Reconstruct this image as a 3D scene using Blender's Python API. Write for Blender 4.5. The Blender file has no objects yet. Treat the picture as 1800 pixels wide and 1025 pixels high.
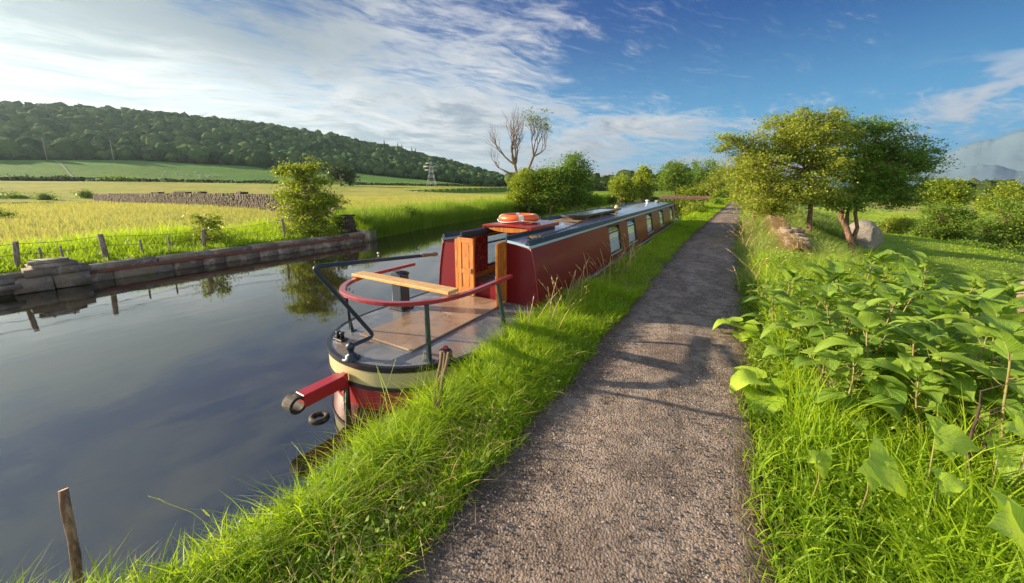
import bpy, math, random
import numpy as np
from math import radians, sin, cos, pi
from mathutils import Vector, Matrix
S = bpy.context.scene; COL = S.collection
# ------------------------------------------------------------------ camera
F, PITCH, YAW, PPY = 628.5, 0.1734, 0.5379, 439.9
CAM = np.array([3.07, -4.33, 1.675])
cd = bpy.data.cameras.new('Camera'); cam = bpy.data.objects.new('Camera', cd); COL.objects.link(cam)
cam.location = CAM; cam.rotation_euler = (pi/2-PITCH, 0, YAW)
cd.sensor_width = 36; cd.lens = 36*F/1800; cd.shift_y = -(512.5-PPY)/1800
cd.clip_start = .02; cd.clip_end = 20000; S.camera = cam
# ------------------------------------------------------------------ light
SUN_EL, SUN_HEAD = radians(15.5), radians(20.5)      # light travels towards +x, turned this much to +y
SD = Vector((-cos(SUN_EL)*cos(SUN_HEAD), -cos(SUN_EL)*sin(SUN_HEAD), sin(SUN_EL)))   # towards the sun
sl = bpy.data.lights.new('Sun', 'SUN'); so = bpy.data.objects.new('Sun', sl); COL.objects.link(so)
sl.energy = 5.0; sl.angle = radians(.6); sl.color = (1, .81, .58)
so.rotation_euler = SD.to_track_quat('Z', 'Y').to_euler(); so.location = (-20, -10, 20)
S.view_settings.view_transform = 'Standard'; S.view_settings.look = 'None'
S.view_settings.exposure = 1.45; S.view_settings.gamma = 1
try:
    S.cycles.transparent_max_bounces = 16; S.cycles.max_bounces = 8; S.cycles.volume_bounces = 0
    S.cycles.volume_step_rate = 5; S.cycles.use_denoising = True
except Exception: pass

class NT:
    """terse node tree writer"""
    def __init__(s, tree): s.t = tree; tree.nodes.clear()
    def n(s, typ, **kw):
        nd = s.t.nodes.new(typ); ins = kw.pop('ins', {})
        for k, v in kw.items(): setattr(nd, k, v)
        for k, v in ins.items(): s.put(nd.inputs[k], v)
        return nd
    def put(s, sock, v):
        if isinstance(v, bpy.types.NodeSocket): s.t.links.new(v, sock)
        elif isinstance(v, bpy.types.Node): s.t.links.new(v.outputs[0], sock)
        else:
            if isinstance(v, (tuple, list)) and len(v) == 3 and sock.type == 'RGBA': v = (*v, 1)
            sock.default_value = v
    def m(s, op, a, b=0., c=None, clamp=False):
        nd = s.t.nodes.new('ShaderNodeMath'); nd.operation = op; nd.use_clamp = clamp
        s.put(nd.inputs[0], a); s.put(nd.inputs[1], b)
        if c is not None: s.put(nd.inputs[2], c)
        return nd.outputs[0]
    def vm(s, op, a, b=(0, 0, 0)):
        nd = s.t.nodes.new('ShaderNodeVectorMath'); nd.operation = op
        s.put(nd.inputs[0], a); s.put(nd.inputs[1], b)
        return nd.outputs['Value' if op == 'DOT_PRODUCT' else 0]
    def mix(s, f, a, b, blend='MIX'):
        nd = s.t.nodes.new('ShaderNodeMix'); nd.data_type = 'RGBA'; nd.blend_type = blend
        s.put(nd.inputs[0], f); s.put(nd.inputs[6], a); s.put(nd.inputs[7], b)
        return nd.outputs[2]
    def noise(s, vec, scale, detail=4, rough=.55, dist=0., out=0):
        nd = s.n('ShaderNodeTexNoise', ins={'Scale': scale, 'Detail': detail, 'Roughness': rough, 'Distortion': dist})
        if vec is not None: s.put(nd.inputs['Vector'], vec)
        return nd.outputs[out]
    def ss(s, x, lo, hi, a=0., b=1.):
        nd = s.n('ShaderNodeMapRange', interpolation_type='SMOOTHSTEP')
        for k, v in zip(('Value', 'From Min', 'From Max', 'To Min', 'To Max'), (x, lo, hi, a, b)): s.put(nd.inputs[k], v)
        return nd.outputs[0]
    def scale(s, vec, xyz): return s.vm('MULTIPLY', vec, xyz)
    def bump(s, h, strength=.5, dist=.01):
        return s.n('ShaderNodeBump', ins={'Height': h, 'Strength': strength, 'Distance': dist}).outputs[0]

# ------------------------------------------------------------------ world: sky with clouds
W = bpy.data.worlds.new('World'); S.world = W; W.use_nodes = True
w = NT(W.node_tree)
tc = w.n('ShaderNodeTexCoord').outputs['Generated']
d = w.vm('NORMALIZE', tc)
sep = w.n('ShaderNodeSeparateXYZ', ins={0: d})
dx, dy, dz = sep.outputs
sky = w.n('ShaderNodeTexSky', sky_type='NISHITA', sun_disc=False, sun_elevation=SUN_EL,
          sun_rotation=math.atan2(SD.x, SD.y), altitude=300, air_density=1.0, dust_density=.6, ozone_density=4.0)
ndl = w.vm('DOT_PRODUCT', d, tuple(SD))                      # closeness to the sun
east = w.vm('DOT_PRODUCT', d, (.9397, .342, 0))              # away from the sun
deep = w.mix(1., w.n('ShaderNodeHueSaturation', ins={'Saturation': 1.5, 'Value': .62, 'Color': sky.outputs[0]}).outputs[0], (.07, .82, 1.22), 'MULTIPLY')
blue = w.mix(w.ss(dz, .02, .42), (.9, 3.3, 5.4), (.0, .46, 2.0))        # clean, deep polar-air blue over the Nishita sky
skyc = w.mix(.97, w.mix(w.ss(dz, .03, .34), sky.outputs[0], deep), blue)
# a high cloud deck: project the direction on a plane, stretch it
inv = w.m('DIVIDE', 1., w.m('ADD', w.m('MAXIMUM', dz, 0.), .13))
pl = w.n('ShaderNodeCombineXYZ', ins={0: w.m('MULTIPLY', dx, inv), 1: w.m('MULTIPLY', dy, inv), 2: 0.}).outputs[0]
rot = w.n('ShaderNodeMapping', ins={'Vector': pl, 'Rotation': (0, 0, radians(-62)), 'Location': (3.1, 1.2, 0)}).outputs[0]
warp = w.noise(rot, .8, 3, .5, 0., 1)
wv = w.vm('ADD', rot, w.scale(warp, (.7, .7, 0)))
n1 = w.noise(wv, .75, 7, .55, .2)
n2 = w.noise(w.scale(wv, (1, 2.2, 1)), 2.6, 9, .66, .2)
n3 = w.noise(w.scale(wv, (1, 2.6, 1)), 9., 6, .62, .3)
az = w.m('DIVIDE', east, w.m('MAXIMUM', w.m('SQRT', w.m('SUBTRACT', 1., w.m('MULTIPLY', dz, dz))), .05))
# cover: full towards the sun and near the horizon, open sky to the north-east and overhead
cov = w.m('SUBTRACT', 1.0, w.m('ADD', w.m('MULTIPLY', az, .95), w.m('MULTIPLY', w.m('MINIMUM', dz, .46), 2.9)))
cov = w.m('MINIMUM', w.m('MULTIPLY', cov, .42), w.ss(dz, .18, .42, .5, .18))
dens = w.m('ADD', w.m('ADD', w.m('MULTIPLY', n1, 1.20), w.m('MULTIPLY', n2, .72)), w.m('MULTIPLY', n3, .34))
dens = w.m('ADD', w.m('SUBTRACT', dens, 1.13), cov)
mask = w.ss(dens, .0, .36)
# thin cirrus veils
ci = w.noise(w.scale(wv, (1, 5, 1)), 3.4, 8, .72, .5)
cirr = w.m('MULTIPLY', w.ss(ci, .52, .80), w.ss(az, .75, .0, .0, .45))
# low cumulus bank far off, above the mountains
cu = w.noise(w.scale(d, (1, 1, 3.0)), 5.2, 6, .52, .1)
cuband = w.m('MULTIPLY', w.ss(dz, .03, .09), w.ss(dz, .26, .12))
cumask = w.m('MULTIPLY', w.ss(cu, .53, .59), w.m('MULTIPLY', cuband, w.ss(az, .56, .66)))
# cloud brightness: white towards the sun, grey lavender where thick and opposite
glow = w.ss(ndl, -.05, .80)
thick = w.ss(dens, .12, .50)
shade = w.ss(w.noise(w.vm('ADD', w.scale(wv, (1, 1.8, 1)), (.25, .1, 0)), 2.1, 8, .62, .3), .34, .62)
ccol = w.mix(w.m('MULTIPLY', thick, shade), (4.8, 4.85, 4.9), (1.6, 2.1, 2.7))
ccol = w.mix(w.m('MULTIPLY', w.ss(dz, .20, .02), w.ss(glow, .7, .2, 0., .6)), ccol, (3.1, 3.35, 3.75))
ccol = w.mix(glow, ccol, w.mix(w.m('MULTIPLY', thick, shade), (5.3, 5.4, 5.5), (2.3, 2.7, 3.2)))
grey = w.m('MULTIPLY', w.ss(az, -.30, -.70), w.ss(w.m('ADD', dz, w.m('MULTIPLY', n2, .10)), .24, .36))
ccol = w.mix(grey, ccol, (1.7, 2.05, 2.5))
skyc = w.mix(w.m('MULTIPLY', w.ss(ndl, .25, .85), w.ss(dz, .26, .05)), skyc, (5.6, 5.7, 5.8))
c1 = w.mix(cirr, skyc, w.mix(glow, (3.6, 4.6, 5.6), (5.5, 5.6, 5.8)))
c2 = w.mix(mask, c1, ccol)
c3 = w.mix(cumask, c2, w.mix(w.ss(cu, .56, .68), (3.6, 3.9, 4.4), (6.2, 5.7, 5.2)))
behind = w.m('MULTIPLY', w.ss(w.vm('DOT_PRODUCT', d, (.62, -.785, 0)), -.05, .35), w.ss(dz, .98, .7))   # unseen bright cloud added at the camera's back as fill light
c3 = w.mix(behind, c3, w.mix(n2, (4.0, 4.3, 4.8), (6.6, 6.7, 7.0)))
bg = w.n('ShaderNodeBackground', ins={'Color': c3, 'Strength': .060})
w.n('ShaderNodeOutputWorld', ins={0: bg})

# ------------------------------------------------------------------ camera maths, used to measure the place
_fw = np.array([-sin(YAW)*cos(PITCH), cos(YAW)*cos(PITCH), -sin(PITCH)])
_rt = np.array([cos(YAW), sin(YAW), 0]); _up = np.cross(_rt, _fw)
def ray(u, v): return _fw + _rt*(u-900)/F - _up*(v-PPY)/F
def at_R(u, v, R):
    r = ray(u, v); return CAM + r*R/math.hypot(r[0], r[1])
def at_z(u, v, z):
    r = ray(u, v); return CAM + r*(z-CAM[2])/r[2]
def u_of(x, y):                                              # picture column of a far place
    ax = x-CAM[0]; ay = y-CAM[1]
    dep = ax*_fw[0]+ay*_fw[1]; lat = ax*_rt[0]+ay*_rt[1]
    dep = np.where(dep < 1e-3, 1e-3, dep)
    return np.clip(900+lat/dep*F*.985, -900, 2600)

# ------------------------------------------------------------------ material helpers
MATS = {}
def mat(name, color=(.5, .5, .5), rough=.6, metal=0., coat=0., var=0., vscale=8., bump=0., bscale=60., bdist=.003,
        dark=None, dscale=3., dlo=.5, dhi=.7, spec=.5, fn=None):
    if name in MATS: return MATS[name]
    m = bpy.data.materials.new(name); m.use_nodes = True; t = NT(m.node_tree)
    p = t.n('ShaderNodeBsdfPrincipled'); o = t.n('ShaderNodeOutputMaterial', ins={0: p})
    obj = t.n('ShaderNodeTexCoord').outputs['Object']
    c = color
    if var: c = t.mix(t.noise(obj, vscale, 5, .6), tuple(v*(1-var) for v in color), tuple(min(1, v*(1+var)) for v in color))
    if dark: c = t.mix(t.ss(t.noise(obj, dscale, 6, .65, .4), dlo, dhi), c, dark)
    t.put(p.inputs['Base Color'], c)
    p.inputs['Roughness'].default_value = rough; p.inputs['Metallic'].default_value = metal
    p.inputs['Coat Weight'].default_value = coat; p.inputs['Coat Roughness'].default_value = .06
    p.inputs['Specular IOR Level'].default_value = spec
    if bump: t.put(p.inputs['Normal'], t.bump(t.noise(obj, bscale, 6, .6), bump, bdist))
    if fn: fn(t, p, obj)
    MATS[name] = m; return m

def leafmat(name, c1, c2, trans=.45, tcol=None, rough=.55, spec=.3):
    m = bpy.data.materials.new(name); m.use_nodes = True; t = NT(m.node_tree)
    a = t.n('ShaderNodeAttribute', attribute_name='tint').outputs['Fac']
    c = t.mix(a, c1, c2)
    tcc = t.mix(.5, c, tcol) if tcol else c
    p = t.n('ShaderNodeBsdfPrincipled', ins={'Base Color': c, 'Roughness': rough, 'Specular IOR Level': spec})
    tr = t.n('ShaderNodeBsdfTranslucent', ins={'Color': tcc})
    mx = t.n('ShaderNodeMixShader', ins={0: trans, 1: p, 2: tr})
    t.n('ShaderNodeOutputMaterial', ins={0: mx}); MATS[name] = m
    return m

# ------------------------------------------------------------------ object helpers
def tag(o, label=None, cat=None, group=None, kind=None):
    if label: o['label'] = label
    if cat: o['category'] = cat
    if group: o['group'] = group
    if kind: o['kind'] = kind
    return o
def thing(name, label, cat, loc=(0, 0, 0), group=None, rz=0):
    o = bpy.data.objects.new(name, None); COL.objects.link(o); o.location = loc; o.rotation_euler = (0, 0, rz)
    o.empty_display_size = .2
    return tag(o, label, cat, group)
def link(name, me, parent=None, world=False):
    """world=True: the mesh is written in world coordinates and moved into its parent's frame"""
    o = bpy.data.objects.new(name, me); COL.objects.link(o)
    if parent is not None:
        o.parent = parent
        if world:
            q = parent; v = Vector((0, 0, 0))
            while q is not None: v += q.location; q = q.parent
            me.transform(Matrix.Translation(-v))
    return o
def npmesh(name, V, polys, m, smooth=False, tint=None, ptint=None):
    """polys: list of int arrays (n,k)"""
    me = bpy.data.meshes.new(name)
    V = np.asarray(V, np.float32); me.vertices.add(len(V)); me.vertices.foreach_set('co', V.ravel())
    polys = [np.asarray(p, np.int32) for p in polys if len(p)]
    idx = np.concatenate([p.ravel() for p in polys]); cnt = np.concatenate([np.full(len(p), p.shape[1], np.int32) for p in polys])
    st = np.concatenate([[0], np.cumsum(cnt)[:-1]]).astype(np.int32)
    me.loops.add(len(idx)); me.loops.foreach_set('vertex_index', idx)
    me.polygons.add(len(cnt)); me.polygons.foreach_set('loop_start', st)
    if smooth: me.polygons.foreach_set('use_smooth', np.ones(len(cnt), bool))
    if tint is not None:
        at = me.attributes.new('tint', 'FLOAT', 'POINT'); at.data.foreach_set('value', np.asarray(tint, np.float32))
    if m is not None: me.materials.append(m)
    me.update(calc_edges=True); return me

class MB:
    def __init__(s): s.v = []; s.f = []; s.sm = []
    def add(s, vs, fs, smooth=False):
        k = len(s.v); s.v += [tuple(map(float, p)) for p in vs]
        s.f += [tuple(i+k for i in f) for f in fs]; s.sm += [smooth]*len(fs); return s
    def box(s, c, d, rz=0., rx=0., bev=0., rot=None):
        """bevelled box: centre, full sizes"""
        R = rot if rot is not None else (Matrix.Rotation(rz, 3, 'Z') @ Matrix.Rotation(rx, 3, 'X'))
        hx, hy, hz = [q/2 for q in d]; b = min(bev, hx*.45, hy*.45, hz*.45)
        C = Vector(c)
        if b <= 0:
            vs = [C+R@Vector((x*hx, y*hy, z*hz)) for z in (-1, 1) for y in (-1, 1) for x in (-1, 1)]
            return s.add(vs, [(0, 2, 3, 1), (4, 5, 7, 6), (0, 1, 5, 4), (2, 6, 7, 3), (0, 4, 6, 2), (1, 3, 7, 5)])
        vs = []; ix = {}
        for sx in (-1, 1):
            for sy in (-1, 1):
                for sz in (-1, 1):
                    for a in range(3):
                        q = [sx*hx, sy*hy, sz*hz]
                        for k, h in enumerate((sx, sy, sz)):
                            if k != a: q[k] -= h*b
                        ix[(sx, sy, sz, a)] = len(vs); vs.append(C+R@Vector(q))
        fs = []
        for a in range(3):
            o = [k for k in range(3) if k != a]
            for sa in (-1, 1):
                lp = []
                for p, q in ((-1, -1), (1, -1), (1, 1), (-1, 1)):
                    k = [0]*3; k[a] = sa; k[o[0]] = p; k[o[1]] = q; lp.append(ix[(*k, a)])
                fs.append(tuple(lp))
            for p in (-1, 1):
                for q in (-1, 1):
                    l = []
                    for sa, w_ in ((-1, o[0]), (1, o[0]), (1, o[1]), (-1, o[1])):
                        k = [0]*3; k[a] = sa; k[o[0]] = p; k[o[1]] = q; l.append(ix[(*k, w_)])
                    fs.append(tuple(l))
        for sx in (-1, 1):
            for sy in (-1, 1):
                for sz in (-1, 1): fs.append(tuple(ix[(sx, sy, sz, a)] for a in range(3)))
        return s.add(vs, fs)
    def tube(s, pts, r, n=8, cap=True, sq=None):
        """swept tube; r number or list; sq=(w,h) sweeps a rectangle (w sideways, h up)"""
        P = [Vector(p) for p in pts]; m = len(P)
        rs = r if isinstance(r, (list, tuple, np.ndarray)) else [r]*m
        T = [(P[min(i+1, m-1)]-P[max(i-1, 0)]).normalized() for i in range(m)]
        up = Vector((0, 0, 1)) if abs(T[0].z) < .95 else Vector((1, 0, 0))
        N = (up-T[0]*up.dot(T[0])).normalized(); vs = []; fs = []
        for i in range(m):
            if i:
                if sq: N = (Vector((0, 0, 1))-T[i]*T[i].z).normalized()
                else: N = (N-T[i]*N.dot(T[i])).normalized()
            B = T[i].cross(N)
            if sq:
                hw, hh = sq[0]/2, sq[1]/2; c = min(hw, hh)*.3; k = 8
                for a, b in ((hw, -hh+c), (hw, hh-c), (hw-c, hh), (-hw+c, hh), (-hw, hh-c), (-hw, -hh+c), (-hw+c, -hh), (hw-c, -hh)): vs.append(P[i]+B*a+N*b)
            else:
                k = n
                for j in range(n):
                    a = 2*pi*j/n; vs.append(P[i]+(N*cos(a)+B*sin(a))*float(rs[i]))
        for i in range(m-1):
            for j in range(k): fs.append((i*k+j, i*k+(j+1) % k, (i+1)*k+(j+1) % k, (i+1)*k+j))
        s.add(vs, fs, not sq)
        if cap:
            k0 = len(s.v)-len(vs); s.f += [tuple(k0+j for j in range(k))[::-1], tuple(k0+(m-1)*k+j for j in range(k))]; s.sm += [False]*2
        return s
    def lathe(s, c, prof, n=20, axis='Z'):
        vs = []; fs = []
        for r, z in prof:
            for j in range(n):
                a = 2*pi*j/n; p = (r*cos(a), r*sin(a), z)
                if axis == 'X': p = (z, r*cos(a), r*sin(a))
                if axis == 'Y': p = (r*cos(a), z, r*sin(a))
                vs.append((c[0]+p[0], c[1]+p[1], c[2]+p[2]))
        for i in range(len(prof)-1):
            for j in range(n): fs.append((i*n+j, i*n+(j+1) % n, (i+1)*n+(j+1) % n, (i+1)*n+j))
        s.add(vs, fs, True); k = len(s.v)-len(vs); q = len(prof)-1
        s.f += [tuple(k+j for j in range(n))[::-1], tuple(k+q*n+j for j in range(n))]; s.sm += [False]*2
        return s
    def build(s, name, m, parent=None, world=False):
        me = bpy.data.meshes.new(name); me.from_pydata(s.v, [], s.f)
        me.polygons.foreach_set('use_smooth', s.sm); me.materials.append(m); me.update()
        return link(name, me, parent, world)

def lerp_tab(x, tab):
    t = np.array(tab, float); return np.interp(x, t[:, 0], t[:, 1])
def sstep(x, a, b):
    t = np.clip((x-a)/(b-a), 0, 1); return t*t*(3-2*t)
# value noise in numpy
_rng0 = np.random.default_rng(5); _NT = _rng0.random((256, 256))
def vnoise(x, y):
    x = np.asarray(x, float); y = np.asarray(y, float)
    xi = np.floor(x).astype(int); yi = np.floor(y).astype(int); fx = x-xi; fy = y-yi
    fx = fx*fx*(3-2*fx); fy = fy*fy*(3-2*fy)
    g = lambda a, b: _NT[a % 256, b % 256]
    return (g(xi, yi)*(1-fx)+g(xi+1, yi)*fx)*(1-fy)+(g(xi, yi+1)*(1-fx)+g(xi+1, yi+1)*fx)*fy
def fbm(x, y, o=4):
    s = 0; a = .5
    for i in range(o): s = s+a*vnoise(x*2**i+17*i, y*2**i+9*i); a *= .5
    return s/(1-.5**o)

# ------------------------------------------------------------------ the lie of the land (metres; water at -0.48)
WATER = -.48
LB = [(-80, -9.4), (5.1, -9.4), (6, -9.9), (11.7, -11.2), (22, -12.6), (36, -13.1), (60, -14), (72, -26), (80, -60), (84, -90)]
RB = [(-80, -3), (-8, -.9), (-5, .20), (-4.5, .56), (-4.25, .84), (-3.9, 1.07), (-3.5, 1.10), (-2.8, 1.05), (-2.4, 1.03), (0, 1.04), (17, 1.04), (24, 1.15), (48, 1.3), (84, 2.0)]
PLT = [(-80, 1.92), (8, 1.92), (24.6, 2.5), (56, 3.7), (90, 6.0), (140, 8), (400, 10)]
PRT = [(-80, 3.42), (0, 3.36), (8.9, 3.44), (22, 3.85), (57, 5.1), (90, 7.6), (140, 10), (400, 12.5)]
lb = lambda y: lerp_tab(y, LB); rb = lambda y: lerp_tab(y, RB)
pl_ = lambda y: lerp_tab(y, PLT); pr_ = lambda y: lerp_tab(y, PRT)
def ztab(vs, R): return [(u, at_R(u, v, R)[2]) for u, v in vs]
ZF = ztab([(0, 317.5), (250, 319), (500, 323), (700, 326), (870, 328.5), (1000, 330)], 190)
ZW = ztab([(0, 283), (250, 283), (450, 293), (633, 305), (755, 317), (868, 329), (1000, 331)], 330)
ZC = ztab([(0, 186), (100, 189), (250, 196), (380, 209), (500, 221), (600, 240), (700, 259), (800, 285), (870, 305), (930, 328), (1000, 333)], 640)
ZC = [(u, z-9) for u, z in ZC]
HILLOCK = [(at_R(1790, 440, 24), 6.0, 1.0), (at_R(1600, 430, 30), 8.0, .5), (at_R(1700, 400, 60), 14, 1.2), (at_R(1560, 420, 34), 6., .3)]
def ground(x, y):
    x = np.asarray(x, float); y = np.asarray(y, float)
    L = lb(y); Rb = rb(y); PR = pr_(y); PL = pl_(y)
    dx_ = x-CAM[0]; dy_ = y-CAM[1]; R = np.hypot(dx_, dy_); u = u_of(x, y)
    # towpath side
    z = np.full(x.shape, -.10)
    z = z + .03*(fbm(x*1.3, y*1.3)-.5)*sstep(np.abs(x-(PL+PR)/2), .7, 1.2)
    s = x-(PR+1.5)
    drop = -1.3*sstep(s, 0, 4.) - 1.6*sstep(s, 2.0, 12) - 2.6*sstep(s, 12, 80) - 1.6*sstep(s, 80, 300)
    drop = drop + sstep(s, 3, 14)*(fbm(x*.07+3, y*.07)-.5)*2.6*sstep(R, 400, 60)
    for c, r, h in HILLOCK: drop = drop + h*np.exp(-((x-c[0])**2+(y-c[1])**2)/(r*r))
    z = np.where(s > 0, z+drop, z)
    # bank on this side drops into the canal
    z = np.where(x < Rb+.12, -.10-.04, z)
    incanal = (x < Rb) & (x > L) & (y < 84.5)
    z = np.where(incanal, np.maximum(-1.3, -.14-(Rb-x)*6), z)
    # far bank and the field
    left = (x <= L+.0) & (y < 84.5) | (y >= 84.5) & (x < PL-2)
    zf = lerp_tab(u, ZF); zw = lerp_tab(u, ZW); zc = lerp_tab(u, ZC)
    zl = -.15 - .40*sstep(R, 30, 90)*sstep(u, 900, 500) + (zf+.15+.40*sstep(u, 900, 500))*sstep(R, 85, 200)
    zl = zl + (zw-zf)*sstep(R, 200, 335) + (zc-zw)*(.55*sstep(R, 320, 640)+.45*np.clip((R-325)/315, 0, 1))
    zl = zl*sstep(R, 1500, 760)+zl*0 + 0
    zl = zl + .10*(fbm(x*.3, y*.3)-.5) + 4*(fbm(x*.012, y*.012)-.5)*sstep(R, 330, 500)
    zb = np.where((x > L-.5) & (y > 5.0), -.15-.35*sstep(x, L-.5, L), zl)
    z = np.where(left, np.where(x > L-.5, zb, zl), z)
    z = np.where(left & (x > L-.34) & (y < 5.3), -1.2, z)
    return z
def gz(x, y): return float(ground(np.array([x]), np.array([y]))[0])
def place(u, D):                                             # a place D metres out along the view, in column u
    fh = _fw[:2]/np.linalg.norm(_fw[:2]); p = CAM[:2]+fh*D+_rt[:2]*(u-900)/638*D
    return float(p[0]), float(p[1])

def colour_zone(x, y):
    R = np.hypot(x-CAM[0], y-CAM[1]); u = u_of(x, y); L = lb(y)
    n = fbm(x*.05, y*.05); nf = fbm(x*.9, y*.9); n2 = fbm(x*.25+50, y*.25)
    c = np.zeros((len(x), 3)); c[:] = (.075, .10, .022)      # verge soil and roots
    def put(mask, col, w=1.):
        m = (np.asarray(mask, float)*w)[:, None]; c[:] = c*(1-m)+np.array(col)*m
    left = ((x <= L) & (y < 84.5)) | ((y >= 84.5) & (u < 1290))
    put(left, (.33, .37, .075)); put(left, (.42, .38, .10), sstep(n2, .42, .62)*.8)
    put(left, (.20, .27, .045), sstep(n, .5, .66)*.5)
    put(left & (x > L-5), (.15, .24, .03), sstep(x, L-4.5, L-2.0))
    gf = left & (R > 196) & (u < 905)
    put(gf, (.10, .22, .04)); put(gf, (.15, .25, .05), sstep(n, .45, .6)*.6)
    put(left & (R > 326) & (u < 960), (.03, .05, .015))
    right = x > pr_(y)+2.2
    put(right, (.24, .36, .05)); put(right, (.33, .40, .07), sstep(fbm(x*.11, y*.11), .46, .62)*.8)
    put(right & (R > 120), (.30, .31, .08), sstep(n, .42, .52)); put(right & (R > 900), (.12, .18, .06))
    put((x > L) & (x < rb(y)) & (y < 84.5), (.06, .045, .02))
    c *= (.82+.36*nf)[:, None]
    return c

def build_ground():
    th = np.concatenate([np.linspace(-78, 98, 1000), np.linspace(98, 282, 130)[1:-1]])*pi/180  # heading, left of +y... front sector fine
    rad = [0.25]
    while rad[-1] < 7000: rad.append(rad[-1]*1.0195+.01)
    rad = np.array(rad)
    T, Rr = np.meshgrid(th, rad)
    X = CAM[0]-np.sin(T)*Rr; Y = CAM[1]+np.cos(T)*Rr
    Z = ground(X, Y)
    # the sheet stays 4 mm under the towpath
    V = np.stack([X.ravel(), Y.ravel(), Z.ravel()], -1)
    nt = len(th); nr = len(rad)
    i = np.arange(nr-1)[:, None]*nt; j = np.arange(nt)[None, :]; j2 = (j+1) % nt
    q = np.stack([i+j, i+j2, i+nt+j2, i+nt+j], -1).reshape(-1, 4)[:, ::-1]
    V = np.vstack([V, [[CAM[0], CAM[1], -.1]]])
    cap = np.stack([np.full(nt, len(V)-1), np.arange(nt), (np.arange(nt)+1) % nt], -1)
    m = bpy.data.materials.new('ground'); m.use_nodes = True; t = NT(m.node_tree)
    o = t.n('ShaderNodeNewGeometry').outputs['Position']
    c = t.n('ShaderNodeAttribute', attribute_name='col').outputs['Color']
    c = t.mix(t.ss(t.noise(t.scale(o, (1, 1, .2)), 3.2, 6, .7), .35, .7, 0., .45), c, t.mix(1., c, (1.45, 1.3, 1.1), 'MULTIPLY'))
    c = t.mix(t.ss(t.noise(o, .42, 5, .75), .5, .66, 0., .5), c, t.mix(1., c, (.50, .66, .5), 'MULTIPLY'))
    h = t.m('ADD', t.noise(o, 4, 6, .75), t.m('MULTIPLY', t.noise(o, .6, 4, .7), 2.))
    p = t.n('ShaderNodeBsdfPrincipled', ins={'Base Color': c, 'Roughness': .95, 'Specular IOR Level': .1, 'Normal': t.bump(h, .9, .25)})
    t.n('ShaderNodeOutputMaterial', ins={0: p})
    me = npmesh('ground', V, [q, cap], m, True)
    a = me.color_attributes.new('col', 'FLOAT_COLOR', 'POINT')
    cc = np.ones((len(V), 4), np.float32); cc[:, :3] = colour_zone(V[:, 0], V[:, 1]); a.data.foreach_set('color', cc.ravel())
    tag(link('ground', me), kind='structure')
build_ground()

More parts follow.
